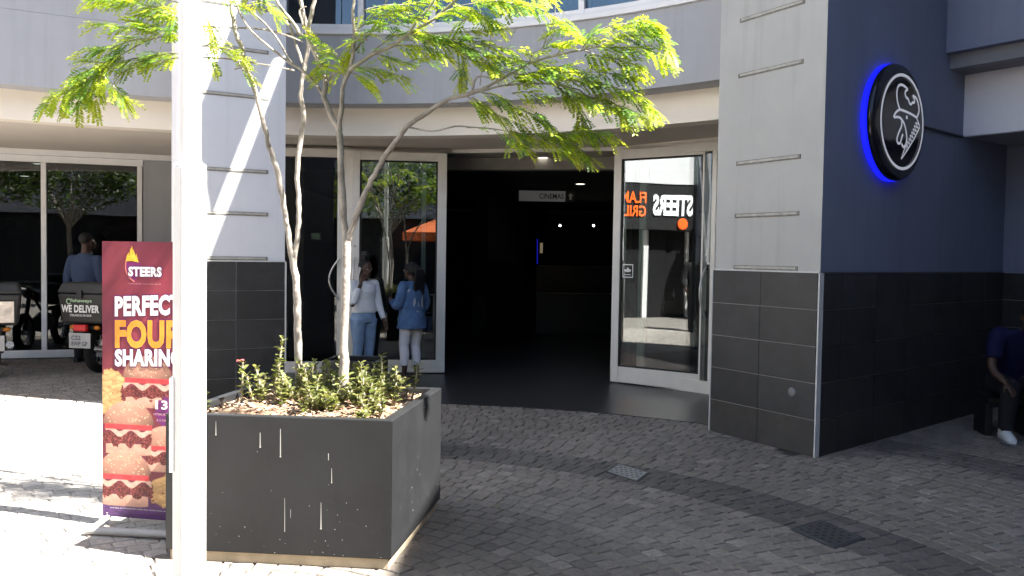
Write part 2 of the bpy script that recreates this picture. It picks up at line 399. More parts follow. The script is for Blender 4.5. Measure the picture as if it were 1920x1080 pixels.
# ------------------------------------------------------------ tile cladding helper
def clad(root, p0, p1, nrm, z1, us, label=None):
    n = Vector(nrm).normalized(); d = (p1 - p0).normalized(); W = (p1 - p0).length
    MB().slab(p0, p1, n, 0, .010, 0.0, z1).build('grout_bed', GROUT, root)
    t = MB(); rows = 5; rh = z1 / rows; g_ = .0028
    for r0 in range(rows):
        for a, b in zip(us[:-1], us[1:]):
            lift = .0165 + random.uniform(-.0006, .0006)
            k9 = random.gauss(.042, .004) * (1.12 if r0 == 0 else 1); t.slab(p0 + d * (a + g_), p0 + d * (b - g_), n, .010, lift, r0 * rh + (g_ if r0 else 0), (r0 + 1) * rh - g_, (k9 * (1.05 if r0 == 0 else 1), k9, k9 * (.96 if r0 == 0 else 1.04)))
    return t.build('tile_cladding', attrmat('charcoal tile', 'tone', .42, .06, 120, .28, 5, .4), root)

def make_pier(name, label, p0, p1, inward, depth, us, slots, su0, su1, back, pm=PIER):
    d = (p1 - p0).normalized(); n = Vector(inward).normalized(); out = -n
    root = thing(name, V3((p0 + p1) / 2, 0), label, 'pier', 'tiled piers flanking the entrance')
    MB().prism([p0, p1] + back, 0, TOP).build('shaft', pm, root)
    clad(root, p0, p1, out, 1.5, us)
    MB().slab(p0 - d * .004, p1 + d * .004, out, 0, .02, 1.5, 1.512).build('top_trim', TRIM, root)
    for p, s_ in ((p0, -1), (p1, 1)):
        MB().slab(p + d * (s_ * .002), p + d * (s_ * .014), out, -.03, .021, 0, 1.5).build('corner_trim', TRIM, root)
    for z in slots:
        s = MB(); q0, q1 = p0 + d * su0, p0 + d * su1
        s.slab(q0, q1, out, 0, .006, z - .018, z + .020)
        so = s.build('slot_plate', mat('slot plate', (.20, .19, .17), .8, .45, 14), root)
        s = MB(); s.slab(q0 + d * .02, q1 - d * .02, out, .006, .0095, z - .006, z + .014); s.build('slot_bar', mat('slot bar', (.42, .41, .37), .7, .25, 16), so)
    return root, d, out
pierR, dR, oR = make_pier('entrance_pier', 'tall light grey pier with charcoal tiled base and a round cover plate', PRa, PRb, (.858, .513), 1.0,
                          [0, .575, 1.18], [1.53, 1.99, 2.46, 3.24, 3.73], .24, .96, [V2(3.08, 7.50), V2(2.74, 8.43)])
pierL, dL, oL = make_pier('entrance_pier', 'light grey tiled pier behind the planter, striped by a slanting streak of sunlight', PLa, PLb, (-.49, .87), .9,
                          [0, .5, .995], [1.53, 1.99, 2.43, 3.19, 3.66, 4.1], .15, .82, [V2(-2.84, 9.78), V2(-3.71, 9.29)], mat('lightened pier plaster', (.66, .675, .72), .85, .05, 1.6, .15, 90, .2, streak=.10))  # left pier uses a lightened copy of the pier plaster to read brighter
c = at(1481, 746, 7.1); q = PRa + dR * .95
MB().lathe(V3(q + oR * .0165, .50), [(0, .012), (.028, .012), (.036, .008), (.04, 0)], (oR.x, oR.y, 0), 28).build('cover_plate', mat('grey plastic cover', (.2, .2, .2), .5), pierR, 40)

# ------------------------------------------------------------ curved wall over the entrance
cw = thing('curved_wall', (CW.x, CW.y + 6.2, 3.36), 'curved grey upper wall with a cream band beneath, spanning the entrance', 'wall')
A0, A1 = 44.0, 141.0
aw = MB(); aw.arc(CW, 6.18, 6.5, A0, A1, 3.36, 4.16, 70); aw.arc(CW, 6.18, 6.5, 97.2, A1, 4.163, TOP, 44)
aw.arc(CW, 6.18, 6.5, A0, 97.197, 5.9, TOP, 30)
aw.build('plaster_face', GREY_L, cw, 30)
MB().arc(CW, 6.503, 6.75, A0, A1, 3.03, 3.50, 70).build('cream_band', CREAM, cw, 30)
MB().arc(CW, 6.14, 6.36, A0, 97.2, 4.163, 4.225, 30).build('window_sill', ALUW, cw, 30, .004)
angs = [A0 + .8, 53.0, 61.4, 69.9, 78.0, 86.0, 94.4, 97.2]
for i in range(len(angs) - 1):
    a, b = angs[i], angs[i + 1]
    f = MB(); da = .32
    f.arc(CW, 6.17, 6.26, a, a + da, 4.228, 5.897, 1); f.arc(CW, 6.17, 6.26, b - da, b, 4.228, 5.897, 1)
    f.arc(CW, 6.175, 6.255, a + da, b - da, 4.228, 4.285, 4); f.arc(CW, 6.175, 6.255, a + da, b - da, 5.84, 5.897, 4)
    win = f.build('window', ALUW, cw)
    MB().arc(CW, 6.215, 6.222, a + da, b - da, 4.286, 5.839, 4).build('pane', GLASS_UP, win)
    MB().arc(CW, 6.45, 6.46, a + .1, b - .1, 4.23, 5.89, 3).build('blind', mat('beige blind', (.62, .62, .52), .8) if i < 4 else mat('dim room', (.03, .05, .08), .9), win)
sf = MB()
pl = [(CW.x + 6.62 * math.cos(R_(a)), CW.y + 6.62 * math.sin(R_(a))) for a in np.linspace(A0, A1, 60)]
for (p, q) in zip(pl[:-1], pl[1:]):
    P, Q = Vector(p) - CW, Vector(q) - CW
    e, f_ = CW + P * 1.62, CW + Q * 1.62
    sf.prism([p, q, f_, e], 3.033, 3.08)
sf.build('soffit', SOFFIT, cw)

# ------------------------------------------------------------ inside, behind the glass
inn = thing('entrance_hall', (0, 16, 0), 'dark cinema entrance hall seen through the open doors', 'hall')
h = MB()
h.prism([(-4.3, 23.8), (8, 23.8), (8, 24.1), (-4.3, 24.1)], 0, 3.03)
h.prism([(-4.35, 13.3), (-4.25, 13.3), (-4.25, 23.79), (-4.35, 23.79)], 0, 3.03)
h.prism([(-3.53, 11.1), (-3.43, 11.1), (-4.15, 13.28), (-4.3, 13.28)], 0, 3.03)
h.prism([(3.3, 9.05), (3.45, 9.1), (4.4, 23.79), (4.25, 23.79)], 0, 3.03)
h.prism([(-.8, 17.2), (-.5, 17.2), (.9, 23.7), (.6, 23.7)], 0, 2.85)
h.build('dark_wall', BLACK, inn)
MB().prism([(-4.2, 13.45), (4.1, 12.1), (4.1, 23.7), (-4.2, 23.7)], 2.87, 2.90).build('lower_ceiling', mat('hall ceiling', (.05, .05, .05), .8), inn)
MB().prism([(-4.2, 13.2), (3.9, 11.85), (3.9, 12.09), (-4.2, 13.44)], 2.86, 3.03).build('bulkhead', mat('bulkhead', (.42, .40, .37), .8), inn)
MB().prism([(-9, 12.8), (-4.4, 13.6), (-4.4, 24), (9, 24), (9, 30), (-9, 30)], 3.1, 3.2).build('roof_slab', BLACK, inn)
MB().prism([(.95, 21.5), (4.0, 21.0), (4.02, 21.1), (.97, 21.6)], .55, 1.1).build('counter_front', mat('counter laminate', (.03, .03, .032), .35), inn)
def downlight(x, y, z, label, st=.7, r=.075):
    p = gz(x, y, z - .012)
    t = thing('downlight', (p.x, p.y, z), label, 'ceiling light', 'small lights inside the entrance')
    MB().lathe((p.x, p.y, z), [(r, -.004), (r + .02, -.008), (r + .022, 0)], (0, 0, 1), 20).build('rim', TRIM, t)
    MB().lathe((p.x, p.y, z), [(0, -.006), (r, -.006)], (0, 0, 1), 20).build('lamp', emis('warm lamp', (1, .93, .8), st), t)
downlight(1018, 297, 3.033, 'round downlight in the soffit just inside the doors, under hanging leaves')
downlight(1088, 346, 2.87, 'round downlight in the hall ceiling above the cinema sign arrow')
downlight(601, 311, 3.033, 'round downlight seen through the narrow dark glass beside the grey pier')
for (x, y, Y, l) in ((1050, 423, 19, 'tiny bright spot lamp in the dark hall, upper one nearer the cinema sign'), (1113, 423, 19, 'tiny bright spot lamp in the dark hall, upper one nearer the glass door'),
                  (1069, 502, 20.5, 'tiny bright spot lamp in the dark hall, lower one further from the glass door'), (1127, 502, 20.5, 'tiny bright spot lamp in the dark hall, lower one nearest the glass door')):
    p = at(x, y, Y); t = thing('spot_lamp', p, l, 'spot lamp', 'spot lamps in the hall')
    MB().ell(p, (.024, .02, .024)).build('bulb', emis('spot bulb', (1, .97, .9), 2.5), t)
    MB().tube([p + Vector((0, .01, 0)), p + Vector((0, .12, .03))], .035, 10).build('housing', BLACK, t)
p0, p1 = at(1007.5, 448, 18), at(1007.5, 495, 18)
tag(MB().tube([p0, p1], .012, 6).build('light_strip', emis('blue tube', (.02, .03, 1.), .05)), 'thin upright blue light strip in the dark hall', 'light strip')
# hanging sign
a, b = at(973, 359, 15.5), at(1077, 379, 15.5)
sg = thing('hanging_sign', (a.x, 15.5, b.z), 'grey hanging CINEMAS sign with an arrow pointing up', 'sign')
zt, zb = at(1020, 358, 15.5).z, at(1020, 377.5, 15.5).z; ax1 = at(1060, 366, 15.5).x
MB().box(((a.x + ax1) / 2, 15.5, (zt + zb) / 2), (ax1 - a.x, .05, zt - zb)).build('panel', emis('sign face with added glow', (.5, .5, .5), .012), sg)  # faint glow added to the panel in place of hall light
MB().box(((ax1 + b.x) / 2 + .01, 15.5, (zt + zb) / 2), (b.x - ax1 - .02, .05, zt - zb)).build('arrow_panel', mat('sign black', (.02, .02, .02), .5), sg)
tm = MB(); put_text(tm, 'CINEMAS', (ax1 - .47, 15.474, zb + .045), (1, 0, 0), .44, .095, (0, -1, 0), .001, .012); tm.build('lettering', mat('sign letter black', (.01, .01, .01), .5), sg)
am = MB(); cx, cz = (ax1 + b.x) / 2 + .01, (zt + zb) / 2
am.add([(cx - .05, 15.473, cz + .005), (cx + .05, 15.473, cz + .005), (cx, 15.473, cz + .065)], [(0, 1, 2)]); am.add([(cx - .02, 15.473, cz - .06), (cx + .02, 15.473, cz - .06), (cx + .02, 15.473, cz + .005), (cx - .02, 15.473, cz + .005)], [(0, 1, 2, 3)])
am.build('arrow', mat('sign white', (.8, .8, .8), .5), sg)
for x in (a.x + .12, b.x - .15): MB().tube([(x, 15.5, zt), (x, 15.5, 2.87)], .006, 6).build('hanger', STEEL, sg)

# ------------------------------------------------------------ doors
def leaf(name, label, p0, p1, z0, z1, stiles, rails, nrm, handle_u, hz, behind):
    d = (p1 - p0).normalized(); W = (p1 - p0).length; n = Vector(nrm).normalized()
    t = thing(name, V3(p0, 0), label, 'door', 'glass doors folded open at the entrance')
    f = MB()
    f.slab(p0, p0 + d * stiles[0], n, -.05, 0, z0, z1); f.slab(p1 - d * stiles[1], p1, n, -.05, 0, z0, z1)
    q0, q1 = p0 + d * stiles[0], p1 - d * stiles[1]
    f.slab(q0, q1, n, -.049, -.001, z1 - rails[1], z1); f.slab(q0, q1, n, -.049, -.001, z0, z0 + rails[0])
    f.build('frame', ALU, t, None, .004)
    g_ = MB(); za, zb_ = z0 + rails[0], z1 - rails[1]; gw = .022
    for u, v, s_, e in ((q0, q0 + d * gw, za, zb_), (q1 - d * gw, q1, za, zb_)): g_.slab(u, v, n, -.04, -.008, s_, e)
    g_.slab(q0 + d * gw, q1 - d * gw, n, -.04, -.008, za, za + gw); g_.slab(q0 + d * gw, q1 - d * gw, n, -.04, -.008, zb_ - gw, zb_)
    g_.build('gasket', GASKET, t)
    MB().slab(q0 + d * gw, q1 - d * gw, n, -.028, -.020, za + gw, zb_ - gw).build('pane', GLASS_DOOR, t)
    hp = p0 + d * handle_u[0]; pts = []
    for k in range(13):
        u = k / 12; bow = .16 * math.sin(math.pi * u) ** .8
        pts.append(V3(hp + n * (.02 + bow) + d * (handle_u[1] * math.sin(math.pi * u)), hz[0] + (hz[1] - hz[0]) * u))
    hb = MB(); hb.tube(pts, .013, 8)
    for zz in (hz[0] + .045, hz[1] - .045): hb.tube([V3(hp - n * .0, zz), V3(hp + n * .055, zz)], .009, 6)
    hb.build('handle', mat('satin steel', (.72, .72, .72), .42, .05, 20, 0, 60, .5, .6), t, 50)
    MB().lathe(V3(hp + n * .0, hz[1] + .15), [(0, .012), (.013, .012), (.017, 0)], (n.x, n.y, 0), 14).build('lock', STEEL, t)
    return t, d, n
DLa, DLb = V2(-2.13, 11.30), V2(-.89, 11.42)
DRa, DRb = V2(1.27, 10.86), V2(2.37, 10.07)
dl, ddl, dln = leaf('glass_door', 'glass door folded open behind the two talking women', DLa, DLb, .02, 2.95, (.10, .12), (.17, .11), (.09, -.99), (.04, 0), (1.0, 1.55), 0)
dr, ddr, drn = leaf('glass_door', 'glass door folded open beside the pier with the round cover plate', DRa, DRb, .02, 2.96, (.105, .16), (.20, .12), (-.585, -.811), (1.27, 0), (.93, 1.5), 0)
# white sticker on the glass of the right-hand leaf
stk = MB(); so = DRa + ddr * .215 + drn * -.017; sz = 1.435; sw = .075
def plane_ring(mb, O, xd, up, nrm, wid, hgt, th, lift):
    for (x0, x1, y0, y1) in ((-wid, wid, hgt - th, hgt), (-wid, wid, -hgt, -hgt + th), (-wid, -wid + th, -hgt + th, hgt - th), (wid - th, wid, -hgt + th, hgt - th)):
        mb.add([O + xd * x + up * y + nrm * lift for x, y in ((x0, y0), (x1, y0), (x1, y1), (x0, y1))], [(0, 1, 2, 3)])
O = V3(so, sz); X3 = V3(ddr, 0); N3 = V3(drn, 0); Z3 = Vector((0, 0, 1))
plane_ring(stk, O, X3, Z3, N3, .075, .085, .012, 0)
for ang, L_ in ((90, .06), (35, .055), (145, .055)):
    dd = V2(math.cos(R_(ang)), math.sin(R_(ang))); pp = V2(-dd.y, dd.x); b0 = V2(0, -.015)
    pts = [b0, b0 + dd * L_ * .5 + pp * .017, b0 + dd * L_ * .85 + pp * .012, b0 + dd * L_, b0 + dd * L_ * .85 - pp * .012, b0 + dd * L_ * .5 - pp * .017]
    stk.add([O + X3 * p.x + Z3 * p.y for p in pts], [tuple(range(6))])
stk.add([O + X3 * x + Z3 * y for x, y in ((-.045, -.05), (.045, -.05), (.045, -.04), (-.045, -.04))], [(0, 1, 2, 3)])
tag(stk.build('door_sticker', mat('white vinyl', (.8, .8, .8), .5)), 'small white square sticker with a three-leaf emblem on the door glass', 'sticker')
# fixed side lights behind the folded leaves
def sidelight(label, pts, z1, posts):
    t = thing('side_light', V3(pts[0], 0), label, 'side light', 'fixed glazing beside the doors')
    p0, p1 = pts; d = (p1 - p0).normalized(); n = V2(d.y, -d.x)
    for za_, zb_ in ((z1 - .11, z1), (0, .15)): MB().slab(p0, p1, n, -.05, .03, za_, zb_).build('rail', ALU, t, None, .003)
    W = (p1 - p0).length
    for u, wd in posts: MB().slab(p0 + d * u, p0 + d * (u + wd), n, -.049, .031, .151, z1 - .111).build('post', ALU, t, None, .003)
    us = sorted(posts)
    for (a, wa), (b, wb) in zip(us[:-1], us[1:]):
        if b - a - wa > .05: MB().slab(p0 + d * (a + wa), p0 + d * b, n, -.012, -.004, .151, z1 - .111).build('pane', GLASS_SHOP, t)
    return t, d, n
sl, sld, sln = sidelight('narrow fixed dark glazing between the streaked pier and the open door', (V2(-3.42, 11.28), V2(-.93, 11.53)), 2.98, [(0, .05), (1.09, .20), (2.2, .06), (2.43, .06)])
hp = V2(-3.42, 11.28) + sld * 1.12; pts = []
for k in range(13):
    u = k / 12; pts.append(V3(hp + sln * .06 - sld * (.13 * math.sin(math.pi * u)), .98 + .55 * u))
MB().tube(pts, .013, 8).build('handle', STEEL, sl, 50)
sr, _, _ = sidelight('fixed glazing behind the open glass door next to the right tiled pier', (V2(1.36, 11.0), V2(3.25, 9.2)), 2.98, [(0, .07), (.34, .10), (1.36, .06), (1.9, .06), (2.53, .06)])
hd = MB(); hd.prism([V2(-3.6, 11.40), V2(-.85, 11.66), V2(1.3, 11.12), V2(3.3, 9.2), V2(3.36, 9.3), V2(1.33, 11.24), V2(-.85, 11.78), V2(-3.6, 11.52)], 2.985, 3.032)
tag(hd.build('door_header', ALU), 'slim aluminium header running above the open entrance doors', 'header')
# display leg seen through the fixed glass
lg = MB(); b0 = at(1193, 583, 11.35); lz = b0.z
lg.tube([(b0.x - .06, 11.5, lz + .36), (b0.x - .05, 11.5, lz + .25), (b0.x - .02, 11.5, lz + .12), (b0.x, 11.5, lz + .05)], [.062, .058, .045, .038], 10)
lg.ell((b0.x + .045, 11.47, lz + .03), (.09, .04, .035))
lp = thing('display_leg', (b0.x, 11.5, 0), 'white display leg wearing a shoe on a grey stand behind the glass', 'display')
lg.build('leg', mat('white display', (.75, .75, .75), .6), lp, 50)
MB().box((b0.x - .03, 11.5, (lz - .01) / 2), (.3, .2, lz - .01)).build('stand', mat('grey stand', (.25, .25, .26), .6), lp, None, .006)

# ------------------------------------------------------------ shop front on the left
W0, WD = V2(-7.41, 12.32), V2(.955, .296).normalized()
def shop_p(x):   # where a sight line meets the shop front, in plan
    d = ray(x, 470); k = d[0] / d[1]
    t = (k * W0.y - W0.x) / (WD.x - k * WD.y); return W0 + WD * t
WN = V2(WD.y, -WD.x)
sh = thing('shop_window', V3(W0, 0), 'wide dark shop window in white frames under the cream soffit', 'shop window')
q_end = shop_p(268); q_mul = shop_p(82); q_l = W0 - WD * 2.6; q_mm = W0 - WD * 1.1
for za_, zb_ in ((2.86, 3.03), (0, .11)): MB().slab(q_l, q_end, WN, -.08, 0, za_, zb_).build('rail', ALUW, sh, None, .004)
MB().slab(q_l, shop_p(330), WN, .002, .12, 2.95, 3.031).build('head_trim', ALUW, sh, None, .004)
for qq in (q_mm, q_mul, q_end - WD * .045): MB().slab(qq - WD * .035, qq + WD * .035, WN, -.079, -.001, .111, 2.859).build('mullion', ALUW, sh, None, .003)
for a, b in ((q_l, q_mm), (q_mm, q_mul), (q_mul, q_end - WD * .045)):
    MB().slab(a + WD * .035, b - WD * .035, WN, -.045, -.037, .111, 2.859).build('pane', GLASS_SHOP, sh)
tag(MB().slab(q_end + WD * .002, q_end + WD * 1.6, WN, -.3, -.02, 0, 3.031).build('grey_wall', GREY_L), 'plain grey wall strip between the shop window and the white lamp post', 'wall')
ib = thing('shop_interior', V3(W0 - WN * 3, 0), 'dark interior of the shop behind the wide window', 'shop interior')
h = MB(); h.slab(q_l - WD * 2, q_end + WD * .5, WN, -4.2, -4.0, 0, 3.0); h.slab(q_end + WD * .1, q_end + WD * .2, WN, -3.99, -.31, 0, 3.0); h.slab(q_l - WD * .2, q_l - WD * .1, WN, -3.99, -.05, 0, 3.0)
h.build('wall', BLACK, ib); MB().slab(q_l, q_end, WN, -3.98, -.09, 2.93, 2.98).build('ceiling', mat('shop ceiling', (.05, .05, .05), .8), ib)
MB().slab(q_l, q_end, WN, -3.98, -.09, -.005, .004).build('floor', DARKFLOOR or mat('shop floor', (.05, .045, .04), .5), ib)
MB().slab(q_mul - WD * .9, q_mul + WD * 1.1, WN, -2.6, -2.0, .005, 1.0).build('counter', mat('shop counter', (.06, .03, .025), .6), ib)
downlight(46, 331, 2.93, 'round downlight inside the shop window, lower one', 1.2)
downlight(72, 308, 2.93, 'round downlight inside the shop window, just left of the mullion', 1.2)

# ------------------------------------------------------------ side wall on the right, with the overhanging storey
RD = (RWc - PRb).normalized(); RN = V2(RD.y, -RD.x)
rw = thing('side_wall', V3(PRb, 0), 'blue grey side wall with black tiled base in deep shade', 'wall')
MB().prism([PRb + RD * .002, RWc, RWc + V2(-.25, .28), V2(2.95, 7.75)], 0, TOP).build('plaster', BLUEGREY, rw)
us = [0.02, .33]; 
while us[-1] < 4.2: us.append(us[-1] + .62)
us[-1] = (RWc - PRb).length
clad(rw, PRb, RWc, RN, 1.5, us)
MB().slab(PRb, RWc, RN, 0, .02, 1.5, 1.51).build('top_trim', mat('dark trim', (.12, .12, .13), .5), rw)
UD = V2(.5, -.866)
iw = thing('recess_wall', V3(RWc, 0), 'shaded wall closing the recess at the right edge, tiled at its foot', 'wall')
UN = V2(-.866, -.5)
MB().slab(RWc, RWc + UD * 9, UN, -.3, 0, 0, TOP).build('plaster', BLUEGREY, iw)
clad(iw, RWc, RWc + UD * 9, UN, 1.5, [.02 + .62 * k for k in range(15)])
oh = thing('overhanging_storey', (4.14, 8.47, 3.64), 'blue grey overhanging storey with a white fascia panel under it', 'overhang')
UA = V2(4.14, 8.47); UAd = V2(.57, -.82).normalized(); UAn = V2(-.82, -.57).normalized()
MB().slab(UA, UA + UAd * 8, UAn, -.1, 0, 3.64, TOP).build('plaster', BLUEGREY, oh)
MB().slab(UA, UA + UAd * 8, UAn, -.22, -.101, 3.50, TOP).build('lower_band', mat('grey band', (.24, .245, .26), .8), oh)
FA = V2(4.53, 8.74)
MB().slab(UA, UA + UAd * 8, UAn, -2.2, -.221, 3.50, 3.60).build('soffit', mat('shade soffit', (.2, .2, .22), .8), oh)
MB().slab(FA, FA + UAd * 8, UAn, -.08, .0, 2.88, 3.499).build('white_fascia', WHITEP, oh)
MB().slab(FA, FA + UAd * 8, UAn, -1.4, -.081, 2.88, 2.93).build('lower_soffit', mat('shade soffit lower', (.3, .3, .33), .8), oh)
cd = MB(); a_ = PRb + RD * 1.45; b_ = PRb + RD * 2.68
cd.tube([V3(a_ + RN * .02, 2.87), V3(b_ + RN * .02, 2.87)], .014, 6); tag(cd.build('conduit', mat('dark conduit', (.05, .05, .06), .6)), 'thin dark conduit from the round sign to the white fascia', 'conduit')

# ------------------------------------------------------------ round sign
sc_ = PRb + RD * 1.08; SZ = at(1672, 232, sc_.y).z; N3 = V3(RN, 0); X3 = V3(RD, 0); C0 = V3(sc_, SZ)
sgn = thing('round_sign', C0, 'round black illuminated sign with white bird emblem and glowing blue rim', 'sign')
MB().lathe(C0, [(.0, .004), (.50, .004), (.515, .015), (.515, .05), (.49, .055), (.40, .057)], N3, 64).build('glowing_rim', emis('blue glow', (.008, .012, 1.0), .20), sgn, 40)
MB().lathe(C0, [(.47, .058), (.505, .062), (.51, .08), (.50, .105), (.47, .12), (.42, .128), (.3, .132), (.0, .134)], N3, 64).build('face', mat('gloss black acrylic', (.012, .013, .02), .12, .1, 5, 0, 60, .5), sgn, 50)
em = MB(); ring = [V2(.405 * math.cos(2 * math.pi * k / 64), .405 * math.sin(2 * math.pi * k / 64)) for k in range(65)]
ribbon(em, ring, .026, C0, X3, Z3, N3, .1375)
def Z_(pts): return [((x - 460) / 175 * .405, (527 - y) / 358 * .405) for x, y in pts]
def stroke(pts, wd=.022, sm=True):
    P = [Vector(p) for p in Z_(pts)]; P = curve_pts(P, 5) if sm else P
    ribbon(em, P, wd, C0, X3, Z3, N3,   .1365 + .0004 * random.random())
stroke([(432, 435), (412, 380), (405, 315), (418, 262), (450, 247), (492, 266), (474, 290), (480, 325), (502, 342), (513, 368), (528, 374), (537, 358), (553, 354), (553, 328), (541, 303), (572, 318), (590, 360), (597, 410), (580, 465)])
stroke([(430, 437), (480, 440), (535, 450), (583, 466)], .022)
stroke([(432, 437), (402, 468), (388, 505), (432, 498), (470, 530), (490, 585), (500, 645), (492, 695), (474, 715), (456, 692)])
stroke([(452, 520), (452, 560), (430, 618), (418, 668), (428, 695), (446, 690), (456, 650), (466, 618)])
stroke([(578, 465), (598, 505), (607, 535), (560, 640), (505, 738), (460, 810), (478, 750), (494, 690)], .016, False)
for k in range(8):
    u = k / 7; a = V2(497 + (572 - 497) * u, 690 + (505 - 690) * u); b = V2(502 + (603 - 502) * u, 745 + (545 - 745) * u)
    stroke([(a.x, a.y), (b.x + 4, b.y - 30)], .012, False); stroke([(a.x - 2, a.y + 4), (b.x - 4, b.y + 2)], .010, False)
stroke([(487, 483), (501, 483)], .03, False)
em.build('emblem', emis('lit white sign vinyl', (.80, .82, .88), .05), sgn)

# ------------------------------------------------------------ unseen roof over the right-hand block, outline shaped to throw the shade
ROOF = 6.8; sh_ = V2(S.x, S.y) * (ROOF / S.z)
nn = V2(-.69, -.72).normalized(); ul = V2(-.72, .69).normalized()
def rp(c, s): return nn * c + ul * s + sh_
rf = thing('shade_canopy', (8, 9, ROOF), 'unseen flat roof canopy shaped to throw the shade over the entrance block', 'roof')
corner = V2(-5.98, 9.81) + sh_
rb = MB()
k0, k1 = V2(-.60, -9) + sh_, V2(-.34, 5.38) + sh_
rb.prism([k1, rp(-3.665, 10.9), V2(-2, 26), V2(16, 26), V2(16, k1.y)], ROOF, ROOF + .3)
rb.prism([k0, k1, V2(16, k1.y - .001), V2(16, k0.y)], ROOF, ROOF + .3)
e1 = rp(-3.665, 10.9)
rb.prism([e1, V2(corner.x, corner.y), V2(-9.2, corner.y - .1), V2(-9.2, 26), V2(-2.01, 26)], ROOF, ROOF + .3)
rb.build('slab', GREY_L, rf)
bm_ = MB(); bm_.prism([rp(-3.46, 9.55), rp(-3.03, 10.2), rp(-3.03, 11.12), rp(-3.46, 11.12)], ROOF, ROOF + .25)  # beam and gap shaped to cast the streak of sun on the pier
for s0, s1 in ((10.62, 11.1),): bm_.prism([rp(-3.461, s0), rp(-3.461, s1), rp(-3.664, s1), rp(-3.664, s0)], ROOF, ROOF + .25)
bm_.build('shade_beam', GREY_L, rf)

# ------------------------------------------------------------ big planter
BLK = mat('charcoal planter coating', (.0195, .0205, .0225), .40, .16, 4, .06, 40, .28, streak=.12)
def planter(name, label, c00, c10, c11, c01, h, rim, plinth, soilz, M, lift=0):
    P = [c00, c10, c11, c01]; cen = sum(P, V2(0, 0)) / 4
    t = thing(name, V3(cen, 0), label, 'planter')
    def inset(k): return [p + (cen - p).normalized() * k * 1.414 for p in P]
    o, i_ = inset(0), inset(rim)
    if plinth: MB().prism(inset(.018), 0, plinth).build('plinth', mat('bare concrete plinth', (.50, .42, .30), .9, .2, 9, .2), t)
    b = MB()
    for k in range(4):
        j = (k + 1) % 4
        b.prism([o[k], o[j], i_[j], i_[k]], plinth, h)
    b.prism(i_, plinth, plinth + .05)
    body = b
    me = body.build('box', M, t, None, .006)
    return t, P, cen, i_
a, b_, c_ = gz(310, 1050), gz(733, 1070), gz(825, 952)
a, b_, c_ = V2(a.x, a.y), V2(b_.x, b_.y), V2(c_.x, c_.y); d_ = a + (c_ - b_)
PH = .765
big, BP, bc, BI = planter('square_planter', 'large square charcoal planter with two young trees and low plants, streaked with white drips', a, b_, c_, d_, PH, .055, .055, .70, BLK)
# white drips and scratches on its front, dried dirt that stays put
fd = (b_ - a).normalized(); fn = V2(fd.y, -fd.x); FW = (b_ - a).length; dr_ = MB()
def on_front(x, y):
    d = ray(x, y); dd = Vector(d); O = Vector((0, 0, CAM_H)); n3 = V3(fn, 0); t = (V3(a, 0) - O).dot(n3) / dd.dot(n3); return O + dd * t
for (x, y0, y1, wd, wb) in ((488, 811, 838, .0035, .006), (526, 804, 856, .0032, .0055), (405, 790, 815, .0015, .005), (534, 934, 996, .0015, .003), (602, 942, 991, .002, .006), (616, 850, 862, .004, .003), (622, 878, 905, .002, .004), (545, 955, 970, .0015, .0015)):
    p, q = on_front(x, y0), on_front(x, y1); n3 = V3(fn, 0); X = V3(fd, 0)
    dr_.add([p - X * wd / 2 + n3 * .0012, p + X * wd / 2 + n3 * .0012, q + X * wb / 2 + n3 * .0012, q - X * wb / 2 + n3 * .0012], [(0, 1, 2, 3)])
    dr_.add([q + (X * math.cos(k) + Z3 * math.sin(k)) * wb * .8 + n3 * .0015 for k in np.linspace(0, 5.6, 8)], [tuple(range(8))])
rd = (c_ - b_).normalized(); rn = V2(rd.y, -rd.x)
for k in range(18):
    u = random.uniform(.05, 1.0); z = .06 + abs(random.gauss(0, .2)); s = random.uniform(.0008, .0028)
    if z > .72: continue
    p = V3(b_ + rd * u * 1.05 + rn * .0012, z); X = V3(rd, 0)
    dr_.add([p + X * s * math.cos(q) + Z3 * s * random.uniform(.7, 2.) * math.sin(q) for q in np.linspace(0, 5.5, 7)], [tuple(range(7))])
for k in range(40):
    u = random.uniform(.1, FW - .05); z = .06 + abs(random.gauss(0, .2)); s = random.uniform(.0008, .0025)
    p = V3(a + fd * u + fn * .0012, min(z, .7)); X = V3(fd, 0)
    dr_.add([p + X * s * math.cos(q) + Z3 * s * math.sin(q) for q in np.linspace(0, 5.5, 7)], [tuple(range(7))])
dr_.build('dried_drips', mat('dried white drips', (.42, .42, .40), .8), big, recalc=False)
# soil and mulch
so = MB(); N = 26; P = [p + (bc - p) * .0 for p in BI]; vs = []
for i in range(N + 1):
    for j in range(N + 1):
        u, v = i / N, j / N; p = (P[0] * (1 - u) + P[1] * u) * (1 - v) + (P[3] * (1 - u) + P[2] * u) * v
        edge = min(u, v, 1 - u, 1 - v)
        vs.append((p.x, p.y, .705 + .045 * min(1, edge * 5) + random.uniform(-.008, .012)))
so.add(vs, [(i * (N + 1) + j, (i + 1) * (N + 1) + j, (i + 1) * (N + 1) + j + 1, i * (N + 1) + j + 1) for i in range(N) for j in range(N)])
tag(so.build('soil', mat('dry soil', (.20, .13, .09), .95, .35, 18, .5, 40)), 'dry reddish soil filling the large planter', None, None, 'stuff')
def soil_pt(u, v):
    p = (P[0] * (1 - u) + P[1] * u) * (1 - v) + (P[3] * (1 - u) + P[2] * u) * v; return p
ch = MB()
